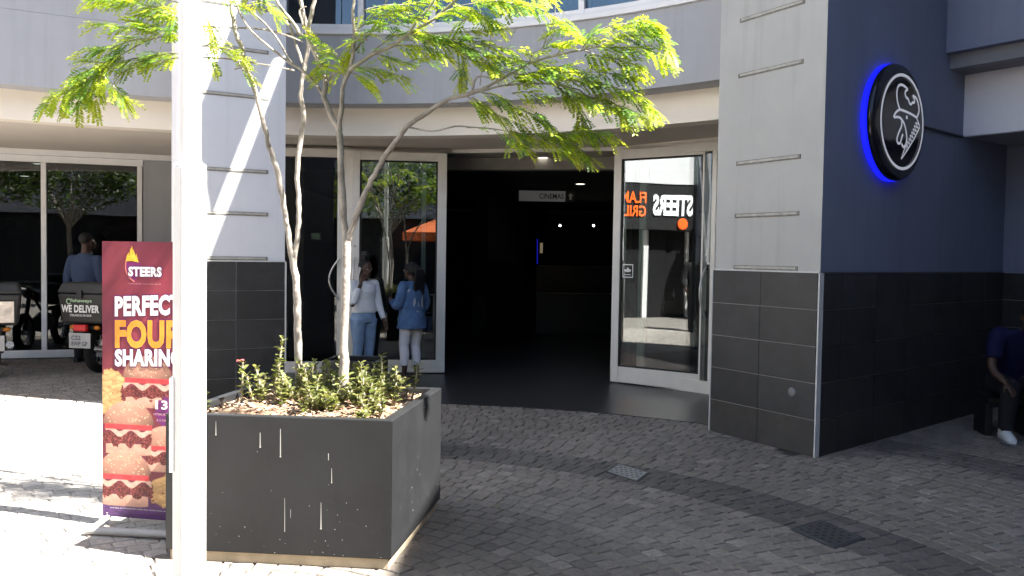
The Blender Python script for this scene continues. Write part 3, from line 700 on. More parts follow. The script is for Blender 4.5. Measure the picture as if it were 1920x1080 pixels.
for k in range(2600):
    u, v = random.random(), random.random(); p = soil_pt(u, v); e = min(u, v, 1 - u, 1 - v)
    z = .712 + .045 * min(1, e * 5) + random.uniform(.0, .014); s = random.uniform(.006, .02); an = random.uniform(0, 6.28); tl = random.uniform(-.6, .6)
    X = Vector((math.cos(an), math.sin(an), tl * .6)).normalized(); Y = Vector((-math.sin(an), math.cos(an), random.uniform(-.5, .5))).normalized()
    c0 = Vector((p.x, p.y, z)); w_ = s * random.uniform(.3, .7)
    t = random.choice([(.34, .24, .16), (.42, .33, .24), (.20, .13, .08), (.5, .43, .34), (.28, .15, .09)])
    ch.add([c0 - X * s, c0 - Y * w_ + Z3 * .003, c0 + X * s + Z3 * .002, c0 + Y * w_], [(0, 1, 2, 3)], t)
tag(ch.build('mulch', attrmat('bark mulch', 'tone', .9, 0, 60, .2, 30), recalc=False), 'bark chips and dry leaf litter on the planter soil', None, None, 'stuff')

# small box planter behind
def rect(c, w_, d__, ang):
    x = V2(math.cos(ang), math.sin(ang)); y = V2(-x.y, x.x); return [c - x * w_ / 2 - y * d__ / 2, c + x * w_ / 2 - y * d__ / 2, c + x * w_ / 2 + y * d__ / 2, c - x * w_ / 2 + y * d__ / 2]
q = rect(V2(-1.245, 6.82), .44, .40, R_(-4))
sm, _, smc, SI = planter('box_planter', 'small empty black box planter standing behind the large planter', *q, .76, .03, 0, .6, mat('black gloss planter', (.022, .022, .024), .25, .2, 6, .0, 60, .5))
MB().prism(SI, .051, .60).build('soil_fill', mat('dark soil', (.03, .022, .016), .95), sm)

# ------------------------------------------------------------ plants in the planter
LEAF_PL = leafmat('succulent leaf', (.19, .205, .08), (.17, .20, .06))
STEM_PL = mat('thorny stem', (.30, .27, .20), .9, .3, 40, .4, 120)
def plant(u, v, hgt, n, label, flower=False, spread=.05, nleaf=10):
    p = soil_pt(u, v); z0 = .74; base = Vector((p.x, p.y, z0))
    t = thing('leafy_plant', base, label, 'plant', 'low leafy plants in the large planter')
    st = MB(); lf = MB()
    for k in range(n):
        an = random.uniform(0, 6.28); le = random.uniform(.1, 1) * spread; h_ = hgt * (1 if k == 0 else random.uniform(.45, .9))
        b0 = base + Vector((math.cos(an), math.sin(an), 0)) * le * .6 - Z3 * .03
        top = base + Vector((math.cos(an) * le * 1.8, math.sin(an) * le * 1.8, h_))
        mid = (b0 + top) / 2 + Vector((random.uniform(-.015, .015), random.uniform(-.015, .015), 0))
        st.tube([b0, mid, top], [.008, .007, .005], 6)
        for j in range(14):            # thorns
            f_ = j / 14; q = b0.lerp(mid, f_ * 2) if f_ < .5 else mid.lerp(top, f_ * 2 - 1); a2 = random.uniform(0, 6.28)
            e = Vector((math.cos(a2), math.sin(a2), .2)) * random.uniform(.012, .018)
            st.add([q, q + Vector((0, 0, .003)), q + e], [(0, 1, 2)])
        for j in range(nleaf):
            f_ = .30 + .70 * (j / (nleaf - 1)); q = b0.lerp(mid, f_ * 2) if f_ < .5 else mid.lerp(top, f_ * 2 - 1)
            a2 = j * 2.4 + random.uniform(-.5, .5); L_ = random.uniform(.028, .054) * (1.0 if f_ < .9 else .8); wd = L_ * random.uniform(.27, .37)
            el = random.uniform(.1, .9) + (.4 if f_ > .9 else 0)
            d = Vector((math.cos(a2) * math.cos(el), math.sin(a2) * math.cos(el), math.sin(el))); sd = Vector((-math.sin(a2), math.cos(a2), random.uniform(-.3, .3))).normalized(); up = d.cross(sd).normalized()
            if up.z < 0: up = -up
            g_ = random.uniform(.65, 1.35); tn = (g_ * random.uniform(.9, 1.15), g_, g_ * random.uniform(.7, 1.1))
            vs = [q, q + d * L_ * .35 + sd * wd + up * .004, q + d * L_ * .75 + sd * wd * .85 + up * .002, q + d * L_ - up * .006, q + d * L_ * .75 - sd * wd * .85 + up * .002, q + d * L_ * .35 - sd * wd + up * .004, q + d * L_ * .55 - up * .002]
            lf.add(vs, [(0, 1, 6), (1, 2, 6), (2, 3, 6), (3, 4, 6), (4, 5, 6), (5, 0, 6)], tn)
    st.build('stem', STEM_PL, t, 60)
    lf.build('leaves', LEAF_PL, t, recalc=False)
    if flower:
        fl = MB(); top = base + Vector((0, 0, hgt))
        for k in range(9):
            a2 = random.uniform(0, 6.28); q = top + Vector((math.cos(a2) * .015, math.sin(a2) * .015, random.uniform(-.002, .014)))
            fl.ell(q, (.008, .008, .004), None, 6, 4)
        fl.build('flower', mat('pink bract', (.5, .08, .09), .6), t)
# u left-right, v front-back
PLN = [(.12, .40, .24, 1, 'thorny stem with a pink flower, leftmost tall plant in the large planter', True, .01, 8),
       (.05, .14, .11, 1, 'smallest sprig at the corner of the large planter beside the lamp post', False, .01, 7),
       (.26, .55, .36, 2, 'tallest spiky plant in the large planter, rising in front of the tiled pier', False, .03, 16),
       (.24, .40, .21, 4, 'broad-leaved clump at the foot of the tallest spiky plant', False, .06, 9),
       (.42, .62, .23, 4, 'bushy plant in front of the thinner tree trunk', False, .06, 9),
       (.36, .36, .17, 4, 'low pale plant between the pier and the trunks', False, .06, 9),
       (.52, .72, .24, 4, 'green plant right beside the base of the rear trunk', False, .06, 10),
       (.48, .38, .17, 5, 'spreading low plant in the middle of the large planter', False, .07, 9),
       (.62, .66, .24, 4, 'round-leaved plant between the two tree trunks', False, .06, 10),
       (.60, .40, .16, 4, 'low plant just left of the sunlit front trunk', False, .06, 9),
       (.54, .15, .13, 2, 'thin grey-stemmed plant near the front rim of the planter', False, .03, 8),
       (.72, .58, .24, 5, 'full plant just right of the sunlit front trunk', False, .07, 11),
       (.80, .62, .27, 3, 'upright plant in front of the small black box planter', False, .05, 11),
       (.79, .34, .19, 5, 'yellowing bushy plant near the right end of the planter front', False, .07, 10),
       (.88, .52, .21, 4, 'plant near the right rim of the large planter', False, .06, 10),
       (.91, .82, .20, 2, 'plant at the far right corner of the large planter', False, .04, 9),
       (.70, .80, .20, 3, 'plant at the back of the planter behind the sunlit trunk', False, .05, 9),
       (.40, .86, .2, 3, 'plant along the back rim of the planter near the tiled pier', False, .05, 9),
       (.905, .015, .05, 2, 'trailing sprig hanging over the front rim of the large planter', False, .03, 9),
       (.68, .22, .12, 3, 'sparse low plant at the foot of the sunlit front trunk', False, .05, 8)]
for k in range(20): PLN.append((random.uniform(.1, .93), random.uniform(.22, .9), random.uniform(.08, .17), 4, 'low ground-hugging plant among the taller ones', False, .07, 7))
for q in PLN: plant(q[0], q[1], q[2], q[3], q[4], q[5], q[6], int(q[7] * 2.0))

# ------------------------------------------------------------ trees
BARK = mat('pale smooth bark', (.30, .27, .24), .85, .42, 11, .6, 40, .2, streak=.35)
BARKD = BARK
LEAF = leafmat('feathery leaf', (.29, .39, .038), (.50, .64, .04))
def poly3(L, Y0, Y1):
    n = len(L); return [at(x, y, Y0 + (Y1 - Y0) * i / max(1, n - 1)) for i, (x, y) in enumerate(L)]
def limb(mb, L, Y0, Y1, w0, w1, n=4):
    P = poly3(L, Y0, Y1); C = curve_pts(P, n); N_ = len(C)
    R = [((w0 + (w1 - w0) * (i / (N_ - 1))) * .46 * (Y0 + (Y1 - Y0) * i / (N_ - 1)) / FPX) * random.uniform(.93, 1.07) for i in range(N_)]
    for i in range(1, N_ - 1): C[i] = C[i] + Vector((random.gauss(0, .0022), random.gauss(0, .0022), 0))
    mb.tube(C, R, 8 if w0 > 6 else 5); return C
def frond(mb, q, d, L_, tone):
    d = d.normalized(); side = d.cross(Z3)
    side = side.normalized() if side.length > .05 else Vector((1, 0, 0))
    roll = random.gauss(0, .35); side = (side * math.cos(roll) + d.cross(side) * math.sin(roll)).normalized()
    n = max(5, int(L_ / .0135)); p = q.copy(); dd = d.copy(); st = L_ / n; tiny = []
    for k in range(n):
        f_ = k / n; dd = (dd + Vector((0, 0, -.065))).normalized(); p2 = p + dd * st
        l_ = random.uniform(.027, .037) * (1 - .35 * abs(f_ - .45) * 1.6)
        for s_ in (-1, 1):
            ld = (side * s_ + dd * .55 + Vector((0, 0, random.uniform(-.38, .05)))).normalized()
            wv = ld.cross(Vector((0, 0, 1)).cross(ld)).cross(ld)
            wv = (dd - ld * dd.dot(ld)).normalized() * .0064
            g_ = random.uniform(.8, 1.2); tn = (tone[0] * g_, tone[1] * g_, tone[2])
            b0 = p2 + ld * .002
            mb.add([b0, b0 + ld * l_ * .45 + wv, b0 + ld * l_, b0 + ld * l_ * .45 - wv], [(0, 1, 2, 3)], tn)
        p = p2
def spray(mb, tw, L, Y0, Y1, dens=1., w=(3, 1.2), flen=(.07, .145), twig=True):
    P = poly3(L, Y0, Y1); C = curve_pts(P, 4)
    if twig:
        N_ = len(C); tw.tube(C, [(w[0] + (w[1] - w[0]) * i / (N_ - 1)) * .5 * Y0 / FPX for i in range(N_)], 5)
    tot = 0; acc = 0; sd = 1; step = .0172 / dens
    for i in range(len(C) - 1):
        seg = C[i + 1] - C[i]; L_ = seg.length; acc += L_
        while acc > step:
            acc -= step; q = C[i] + seg * random.random(); t = seg.normalized(); h_ = t.cross(Z3); h_ = h_.normalized() if h_.length > .05 else Vector((0, 1, 0))
            sd = -sd; d = t * random.uniform(.3, 1.1) + h_ * sd * random.uniform(.2, 1.2) + Vector((0, 0, random.uniform(-.42, .38)))
            yl = random.random(); g0 = random.uniform(.7, 1.2); tone = ((.92 + .18 * yl) * g0, g0, .8) if yl > .35 else (.50 * g0, .70 * g0, 1.3)
            frond(mb, q, d, random.uniform(*flen), tone)
    e = C[-1]
    for k in range(3): frond(mb, e, (C[-1] - C[-2]).normalized() + Vector((random.gauss(0, .3), random.gauss(0, .3), random.gauss(0, .2))), random.uniform(*flen), (1.15, 1, .8))

# ---- tree with the sunlit trunk
tb = at(643, 757, 4.86)
trA = thing('young_tree', (tb.x, tb.y, .72), 'young forked tree with sunlit trunk nearest the planter front, yellow-green feathery leaves', 'tree', 'two young trees in the planter')
tk = MB(); cr = MB()
limb(tk, [(643, 768), (645, 700), (646, 600), (649, 520), (650, 452)], 4.86, 4.90, 20, 16)
limb(tk, [(650, 462), (643, 395), (640, 320), (638, 262), (636, 240)], 4.90, 4.98, 14, 13)
limb(tk, [(637, 245), (617, 207), (608, 178), (611, 148), (593, 104), (578, 68), (584, 25), (594, -20), (600, -80)], 4.98, 5.05, 12, 8)
limb(tk, [(612, 190), (602, 172), (581, 145), (564, 130), (540, 115), (507, 89), (478, 65), (457, 38), (440, 0), (430, -40)], 4.99, 5.15, 7, 3.5)
limb(tk, [(548, 120), (522, 77), (487, 35), (442, 6), (400, -15)], 5.02, 5.2, 5, 3)
limb(tk, [(637, 242), (641, 192), (644, 157), (658, 127), (663, 90), (664, 60), (662, 20), (668, -40)], 4.97, 4.9, 10, 6)
limb(tk, [(656, 132), (700, 101), (735, 86), (765, 65), (810, 38), (854, 0), (900, -40)], 4.92, 4.7, 9, 5)
limb(tk, [(611, 157), (647, 115), (676, 83), (706, 44), (724, 3), (735, -40)], 5.0, 4.9, 5, 3)
limb(tk, [(765, 65), (790, 30), (812, 5), (830, -40)], 4.77, 4.75, 6, 4)
limb(tk, [(651, 455), (664, 418), (682, 368), (702, 328), (726, 288), (746, 260), (762, 238)], 4.90, 4.80, 12, 11)
limb(tk, [(762, 238), (800, 211), (839, 187), (872, 178), (900, 169), (914, 163)], 4.80, 4.72, 10, 8)
limb(tk, [(910, 165), (963, 136), (993, 119), (1042, 104), (1090, 94), (1120, 87)], 4.72, 4.62, 6, 3.5)
limb(tk, [(900, 172), (948, 160), (1024, 157), (1085, 168)], 4.72, 4.68, 5, 3)
limb(tk, [(763, 238), (810, 246), (854, 237), (890, 239), (925, 242), (957, 247)], 4.8, 4.75, 4, 2.5)
limb(tk, [(886, 177), (888, 155), (900, 143), (918, 147)], 4.75, 4.72, 6, 3)
limb(tk, [(900, 160), (903, 140), (912, 112), (920, 70), (924, 39)], 4.74, 4.7, 2.5, 1.5)
limb(tk, [(836, 192), (860, 197), (880, 188)], 4.77, 4.77, 3, 1.5)
limb(tk, [(1008, 112), (1015, 92), (1030, 60), (1040, 28), (1043, 2)], 4.7, 4.68, 2.5, 1.2); limb(tk, [(1022, 75), (1018, 55)], 4.69, 4.69, 1.5, 1); limb(tk, [(1030, 62), (1052, 40), (1060, 22)], 4.69, 4.69, 1.5, 1)
limb(tk, [(958, 72), (964, 60), (970, 52)], 4.7, 4.7, 1.5, 1)
for L, Y0, Y1, dn in (
    ([(1090, 94), (1105, 72), (1145, 48), (1215, 45)], 4.63, 4.58, 1.2), ([(1117, 88), (1170, 68), (1235, 70), (1252, 92)], 4.62, 4.55, 1.4), ([(1117, 88), (1165, 90), (1215, 92), (1247, 112)], 4.62, 4.66, 1.4),
    ([(1095, 94), (1120, 104), (1160, 112), (1195, 122)], 4.62, 4.7, 1.2), ([(1100, 90), (1085, 62), (1066, 50), (1045, 55)], 4.64, 4.7, 1.1), ([(1042, 104), (1060, 86), (1075, 80)], 4.66, 4.66, 1.),
    ([(1150, 55), (1190, 40), (1225, 48)], 4.6, 4.6, 1.2),
    ([(993, 119), (1000, 100), (1030, 88)], 4.7, 4.65, 1.), ([(963, 136), (985, 140), (1030, 128), (1060, 125)], 4.7, 4.75, 1.3),
    ([(948, 160), (985, 145), (1040, 138), (1110, 135), (1180, 142)], 4.7, 4.62, 1.5), ([(1024, 157), (1080, 150), (1140, 160), (1195, 180), (1225, 205)], 4.68, 4.58, 1.5),
    ([(1050, 160), (1095, 180), (1145, 190), (1170, 215)], 4.7, 4.7, 1.5), ([(1040, 160), (1070, 185), (1090, 215), (1085, 235)], 4.7, 4.75, 1.4), ([(1085, 168), (1120, 195), (1165, 200), (1200, 215)], 4.66, 4.55, 1.4),
    ([(903, 174), (935, 180), (962, 200), (1000, 215), (1030, 235)], 4.73, 4.7, 1.5), ([(884, 182), (905, 195), (930, 215), (975, 232)], 4.75, 4.75, 1.4), ([(960, 175), (985, 172), (1015, 178)], 4.72, 4.7, 1.1),
    ([(875, 180), (890, 192), (900, 205)], 4.76, 4.76, 1.1),
    ([(957, 247), (990, 252), (1020, 250), (1050, 256), (1070, 275)], 4.75, 4.7, 1.5), ([(957, 247), (962, 260), (975, 270)], 4.75, 4.72, 1.3), ([(1030, 252), (1075, 250), (1110, 245), (1138, 252)], 4.72, 4.66, 1.3), ([(1000, 255), (1030, 268), (1055, 282)], 4.73, 4.72, 1.4),
    ([(1070, 268), (1085, 282), (1095, 290)], 4.7, 4.7, 1.2), ([(1090, 225), (1100, 240), (1110, 255)], 4.7, 4.7, 1.2),
    ([(875, 239), (910, 240), (950, 246)], 4.78, 4.75, .35),
    ([(664, 77), (690, 60), (730, 45), (775, 35)], 4.9, 4.8, 1.3), ([(700, 95), (740, 68), (790, 60), (830, 70)], 4.86, 4.8, 1.3), ([(765, 65), (820, 68), (870, 85), (905, 100)], 4.78, 4.7, 1.5),
    ([(790, 75), (840, 85), (885, 105), (925, 125)], 4.77, 4.74, 1.5), ([(830, 75), (880, 75), (930, 88), (965, 92)], 4.76, 4.7, 1.3), ([(905, 105), (950, 108), (1000, 118), (1030, 125)], 4.74, 4.7, 1.4),
    ([(860, 95), (870, 120), (865, 140)], 4.78, 4.8, .9), ([(900, 112), (930, 130), (960, 140)], 4.75, 4.74, 1.3),
    ([(810, 38), (850, 15), (900, 5), (960, 2)], 4.75, 4.7, 1.3), ([(854, 10), (900, 25), (925, 38)], 4.73, 4.7, 1.3), ([(920, 0), (970, 8), (1010, 15), (1032, 30)], 4.72, 4.68, 1.2), ([(880, 30), (860, 48), (880, 55)], 4.75, 4.75, 1.),
    ([(700, 101), (720, 105), (755, 118), (785, 110)], 4.9, 4.86, 1.), ([(735, 86), (770, 85), (800, 88), (830, 100)], 4.86, 4.84, 1.2), ([(680, 20), (720, 10), (770, 8), (810, -5)], 4.9, 4.85, 1.3), ([(664, 60), (700, 35), (740, 20)], 4.9, 4.85, 1.2),
    ([(640, 110), (618, 92), (602, 82)], 4.98, 5.0, 1.3), ([(645, 115), (622, 110), (605, 118)], 4.98, 5.0, 1.3), ([(658, 130), (690, 128), (725, 136), (748, 142)], 4.93, 4.9, 1.4), ([(656, 135), (675, 145), (692, 155)], 4.95, 4.95, 1.4),
    ([(650, 140), (630, 135), (612, 140)], 4.97, 5., 1.), ([(690, 75), (665, 75), (655, 95)], 4.92, 4.95, 1.)):
    spray(cr, tk, L, Y0, Y1, dn)
# crown above the photograph's upper edge
rn_ = random.Random(3)
for k in range(16):
    x = rn_.uniform(420, 1000); y = rn_.uniform(-420, -30); Y = rn_.uniform(4.1, 4.8); a2 = rn_.uniform(-1, 1) ; L_ = rn_.uniform(60, 150) * (1 if a2 > 0 else -1)
    spray(cr, tk, [(x, y), (x + L_ * .5, y - 12), (x + L_, y + 16)], Y, Y + rn_.uniform(-.25, .25), .9, flen=(.09, .15))
for (x, y) in ((596, -60), (668, -60), (735, -60), (830, -60), (900, -60)): limb(tk, [(x, y + 40), (x + rn_.uniform(-40, 40), y - 120), (x + rn_.uniform(-90, 90), y - 300)], 4.9, 4.9 + rn_.uniform(-.4, .4), 6, 2)
tk.build('trunk', BARK, trA, 60); cr.build('crown', LEAF, trA, recalc=False)

# ---- rear tree
tb = at(561, 740, 5.25)
trB = thing('young_tree', (tb.x, tb.y, .72), 'young forked tree with the thinner trunk, standing at the planter back near the streaked pier', 'tree', 'two young trees in the planter')
tk = MB(); cr = MB()
limb(tk, [(561, 745), (559, 660), (557, 580), (555, 530), (549, 488)], 5.25, 5.27, 16, 14)
limb(tk, [(550, 497), (542, 450), (532, 385), (520, 320), (508, 284), (497, 243), (484, 190), (469, 142), (454, 95), (442, 56), (435, 24), (432, -20), (425, -80)], 5.27, 5.2, 12, 8)
limb(tk, [(551, 495), (559, 430), (560, 380), (557, 320), (563, 267), (570, 222), (564, 178), (569, 133), (575, 104), (578, 71), (570, 30), (560, -30)], 5.27, 5.32, 11, 8)
limb(tk, [(473, 160), (451, 124), (436, 92), (410, 59), (390, 35)], 5.24, 5.3, 5, 2)
limb(tk, [(567, 78), (534, 65), (500, 56), (469, 53), (425, 52), (380, 50), (335, 66), (288, 72), (235, 98), (192, 128)], 5.28, 4.95, 4, 2.5)
limb(tk, [(552, 132), (513, 124), (469, 117), (425, 110), (380, 107), (335, 100), (290, 102), (240, 112)], 5.28, 5.0, 4, 2)
limb(tk, [(566, 68), (546, 38), (522, 9), (505, -30)], 5.3, 5.3, 8, 5); limb(tk, [(567, 118), (555, 83), (546, 56), (537, 38)], 5.3, 5.33, 6, 4); limb(tk, [(578, 70), (568, 48), (562, 20), (575, 12)], 5.3, 5.3, 5, 3)
for L, Y0, Y1, dn in (
    ([(235, 98), (205, 112), (190, 130), (165, 148), (140, 165), (110, 175), (88, 190)], 4.95, 4.85, 1.7), ([(192, 128), (200, 150), (215, 168), (228, 185)], 4.93, 4.9, 1.5), ([(165, 148), (160, 172), (150, 195)], 4.9, 4.9, 1.5),
    ([(140, 160), (128, 178), (122, 190)], 4.88, 4.86, 1.5), ([(205, 115), (175, 128), (150, 140)], 4.94, 4.9, 1.4), ([(190, 135), (182, 158), (178, 185)], 4.92, 4.94, 1.5), ([(212, 160), (222, 172), (230, 180)], 4.9, 4.9, 1.2),
    ([(288, 72), (250, 75), (215, 88), (185, 92)], 4.98, 4.92, 1.4), ([(300, 70), (270, 55), (235, 52), (195, 45)], 5., 4.95, 1.3), ([(335, 66), (300, 52), (265, 42)], 5., 4.98, 1.4), ([(335, 100), (300, 102), (270, 112), (240, 128)], 5., 4.98, 1.4),
    ([(300, 102), (260, 108), (215, 118), (170, 115)], 5., 4.96, 1.2), ([(335, 108), (310, 112), (285, 118)], 5., 5., 1.2),
    ([(335, 25), (300, 15), (255, 8), (200, 3)], 5., 4.95, 1.5), ([(335, 5), (290, -8), (240, -12), (180, -5)], 5., 4.95, 1.5), ([(335, 45), (320, 35), (290, 30)], 5., 5., 1.3), ([(330, 15), (325, 40), (320, 60)], 5.0, 5.0, 1.1),
    ([(385, 20), (392, 45), (398, 62)], 5.05, 5.05, .8), ([(408, 92), (430, 92), (455, 105)], 5.1, 5.15, 1.), ([(385, 105), (395, 100), (400, 112)], 5.1, 5.1, .7), ([(440, 130), (452, 128), (462, 135)], 5.2, 5.2, .6), ([(385, 85), (400, 82)], 5.1, 5.1, .6),
    ([(470, 5), (495, 3), (515, 18)], 5.2, 5.2, 1.), ([(400, -8), (430, 0), (450, 8)], 5.1, 5.1, .9)):
    spray(cr, tk, L, Y0, Y1, dn)
for k in range(12):
    x = rn_.uniform(150, 640); y = rn_.uniform(-400, -30); Y = rn_.uniform(4.2, 4.9); L_ = rn_.uniform(60, 150) * rn_.choice((-1, 1))
    spray(cr, tk, [(x, y), (x + L_ * .5, y - 12), (x + L_, y + 16)], Y, Y + rn_.uniform(-.25, .25), .9, flen=(.09, .15))
for (x, y) in ((425, -60), (560, -20), (505, -20)): limb(tk, [(x, y), (x + rn_.uniform(-60, 30), y - 140), (x + rn_.uniform(-120, 60), y - 320)], 5.25, 5.2, 7, 2)
tk.build('trunk', BARK, trB, 60); cr.build('crown', LEAF, trB, recalc=False)

# ------------------------------------------------------------ lamp post
PY = 3.55; pc = V2((355.5 - 960) / 1600 * PY, PY); WH = mat('white powder coat', (.78, .78, .77), .35, .08, 3, .04, 120, .45, streak=.18)
lpz = at(355, 312, PY).z; rb_ = 61 * PY / 1600 / 2 * 1.02; rt_ = 42 * PY / 1600 / 2
lp = thing('lamp_post', V3(pc, 0), 'thick white lamp post in front of the banner and planter', 'lamp post')
va = math.atan2(-pc.y, -pc.x)
def octa(r_, rot): return [pc + V2(math.cos(va + rot + R_(22.5 + 45 * k)), math.sin(va + rot + R_(22.5 + 45 * k))) * r_ / math.cos(R_(22.5)) * .945 for k in range(8)]
MB().prism(octa(rb_, R_(-3)), 0, lpz).build('base_section', WH, lp, None, .010)
MB().prism(octa(rt_, R_(-3)), lpz, 6.2).build('shaft', WH, lp, None, .007)
MB().lathe(V3(pc, lpz), [(rb_ * .95, -.004), (rb_ * .93, .008), (rt_ * 1.06, .016), (rt_ * .9, .017)], (0, 0, 1), 32).build('collar', WH, lp, 40)
z1, z0 = at(325, 706, PY).z, at(325, 880, PY).z; hd_ = V2(math.cos(va + R_(87)), math.sin(va + R_(87)))
hx = V2(-1, -.28).normalized(); hy = V2(-hx.y, hx.x); hc = pc + hx * (rb_ * .99)
MB().prism([hc - hy * .04 - hx * .01, hc - hy * .04 + hx * .008, hc + hy * .04 + hx * .008, hc + hy * .04 - hx * .01], z0, z1).build('hatch', WH, lp, None, .003)
MB().prism([pc + V2(x, y) for x, y in ((-.12, -.12), (.12, -.12), (.12, .12), (-.12, .12))], .0, .012).build('base_plate', WH, lp)
sc9 = MB(); rr9 = random.Random(11)
for k in range(26):
    z = rr9.uniform(.2, 2.0); an = va + rr9.uniform(-.35, .35); sz9 = rr9.uniform(.0015, .005); o9 = pc + V2(math.cos(va - R_(3)), math.sin(va - R_(3))) * (rb_ * .972); tx = V2(-math.sin(va - R_(3)), math.cos(va - R_(3))); c9 = V3(o9 + tx * rr9.uniform(-.02, .02), z)
    sc9.add([c9 + V3(tx, 0) * sz9 * math.cos(q) * .6 + Z3 * sz9 * rr9.uniform(.6, 2.2) * math.sin(q) for q in np.linspace(0, 5.4, 6)], [tuple(range(6))])
sc9.build('scuff_marks', mat('pole scuffs', (.25, .24, .22), .8, .3), lp, recalc=False)
lh = MB(); lh.tube([V3(pc, 6.2), V3(pc, 6.4), V3(pc + V2(-.3, -.3), 6.6)], [.04, .035, .03], 10); lh.ell(V3(pc + V2(-.45, -.45), 6.6), (.28, .12, .06), Matrix.Rotation(R_(45), 3, 'Z')); lh.build('lamp_head', WH, lp, 40)

# ------------------------------------------------------------ banner stand
BY = 4.90; bl = at(192, 700, BY); BW, BZ0, BZ1 = .575, at(196, 967, BY).z, at(190, 452, BY).z
bd = V2(.985, -.172).normalized(); bn = V2(bd.y, -bd.x); B0 = V2(bl.x, BY); BH = BZ1 - BZ0; tilt = .013
bs = thing('banner_stand', V3(B0 + bd * .28, 0), 'upright maroon burger banner on a T-foot stand beside the lamp post', 'banner')
MB().slab(B0, B0 + bd * BW, bn, -.022, -.001, BZ0, BZ1).build('panel', mat('grey panel edge', (.45, .45, .46), .5), bs)
NX, NZ = 150, 410
def paint():
    X = (np.arange(NX) + .5) / NX * BW; Zz = (np.arange(NZ) + .5) / NZ * BH
    x, z = np.meshgrid(X, Zz); rs = np.random.RandomState(5)
    def noise(sx, sz, sd):
        r_ = np.random.RandomState(sd); gx, gz_ = max(2, int(BW / sx)) + 2, max(2, int(BH / sz)) + 2; G = r_.rand(gz_, gx)
        fx = x / BW * (gx - 1.001); fz = z / BH * (gz_ - 1.001); i = fx.astype(int); j = fz.astype(int); u = fx - i; v = fz - j; u = u * u * (3 - 2 * u); v = v * v * (3 - 2 * v)
        i2 = np.minimum(i + 1, gx - 1); j2 = np.minimum(j + 1, gz_ - 1)
        return (G[j, i] * (1 - u) + G[j, i2] * u) * (1 - v) + (G[j2, i] * (1 - u) + G[j2, i2] * u) * v
    C = np.zeros((NZ, NX, 3)); base = np.array([.19, .030, .045]); dark = np.array([.12, .018, .04])
    k = np.clip(noise(.12, .25, 1) * .8 + noise(.05, .1, 2) * .3, 0, 1)[..., None]
    C[:] = base * k + dark * (1 - k)
    C += np.array([.10, .012, .02]) * np.clip(1 - ((x - .28) / .22) ** 2 - ((z - 1.15) / .5) ** 2, 0, 1)[..., None]
    pu = np.clip((.16 - z) / .10, 0, 1)[..., None]; C[:] = C * (1 - pu) + np.array([.10, .035, .15]) * (.7 + .6 * noise(.03, .01, 3))[..., None] * pu
    n1, n2, n3 = noise(.012, .012, 7), noise(.006, .006, 8), noise(.03, .02, 9)
    def over(mask, col): m_ = np.clip(mask, 0, 1)[..., None]; C[:] = C * (1 - m_) + np.asarray(col) * m_
    def sm(v, e=.004): return np.clip(v / e + .5, 0, 1)
    def fries(cx, cz, rx, rz, n, sd):
        r_ = np.random.RandomState(sd)
        for _ in range(n):
            a = r_.uniform(0, 6.28); rr = math.sqrt(r_.rand()); px, pz = cx + rx * rr * math.cos(a), cz + rz * rr * math.sin(a)
            th = r_.uniform(-.7, .7); L_, W_ = r_.uniform(.024, .046), r_.uniform(.013, .018); u = (x - px) * math.cos(th) + (z - pz) * math.sin(th); v = -(x - px) * math.sin(th) + (z - pz) * math.cos(th)
            d = np.maximum(np.abs(u) - L_, np.abs(v) - W_); sh = r_.uniform(.75, 1.1)
            over(sm(-d), np.array([.42, .22, .08])); over(sm(-(d + .003)), (np.array([.60, .37, .16]) * (sh + .18 * (v / W_)[..., None]) * (.85 + .3 * n3[..., None])))
    def burger(cx, cz, s, sd, q=1.18):
        # lower bun, patty, sauce, tomato, top bun
        bx = (x - cx) / s; bz = (z - cz) / (s * q)
        lb = np.maximum(np.abs(bx) - .105, np.abs(bz - .022) - .020 + .10 * np.maximum(0, np.abs(bx) - .07))
        over(sm(-lb * s), (np.array([.56, .31, .23])[None, None] * (.75 + 6. * bz[..., None] + .25 * n3[..., None])).clip(0, 1))
        wob = .010 * np.sin(bx * 90 + sd) + .008 * (n1 - .5) * 2
        pt = np.maximum(np.abs(bx) - .118 + wob, np.abs(bz - .060 - wob * .4) - .022 + wob * .5)
        pc_ = np.where(n2 > .5, 1., .45)[..., None] * np.array([.20, .035, .035])[None, None] + np.array([.12, .05, .04]) * (n2 > .8)[..., None]
        over(sm(-pt * s), pc_)
        ch = np.maximum(np.abs(bx) - .112 + wob * .6, np.abs(bz - .088 + .012 * np.sin(bx * 60 + sd)) - .010)
        over(sm(-ch * s), np.array([.64, .40, .32]) * (.8 + .3 * n1[..., None]))
        tm = np.maximum(np.abs(bx) - .110, np.abs(bz - .104) - .0105); over(sm(-tm * s), np.array([.62, .05, .06]) * (.8 + .4 * n3[..., None]))
        e = np.sqrt((bx / .118) ** 2 + (np.maximum(bz - .112, 0) / .085) ** 2) - 1; tb_ = np.maximum(e * .1, .112 - bz)
        shade = (.62 + .5 * np.clip((bz - .112) / .085, 0, 1) - .35 * (bx / .118 + .1) ** 2)[..., None]
        over(sm(-tb_ * s), np.array([.60, .30, .215]) * shade * (.93 + .14 * n3[..., None]))
        r_ = np.random.RandomState(sd)
        for _ in range(46):
            a = r_.uniform(-.095, .095); hgt = r_.uniform(.03, .98); top = .112 + .085 * math.sqrt(max(0, 1 - (a / .118) ** 2)) * hgt
            d = ((bx - a) / .0042) ** 2 + ((bz - top) / .0026) ** 2 - 1; over(np.clip(-d * 1.2, 0, .9), [.72, .50, .34])
    fries(.06, .74, .06, .10, 46, 1); fries(.40, .17, .09, .10, 34, 2); fries(.53, .70, .05, .1, 16, 9)
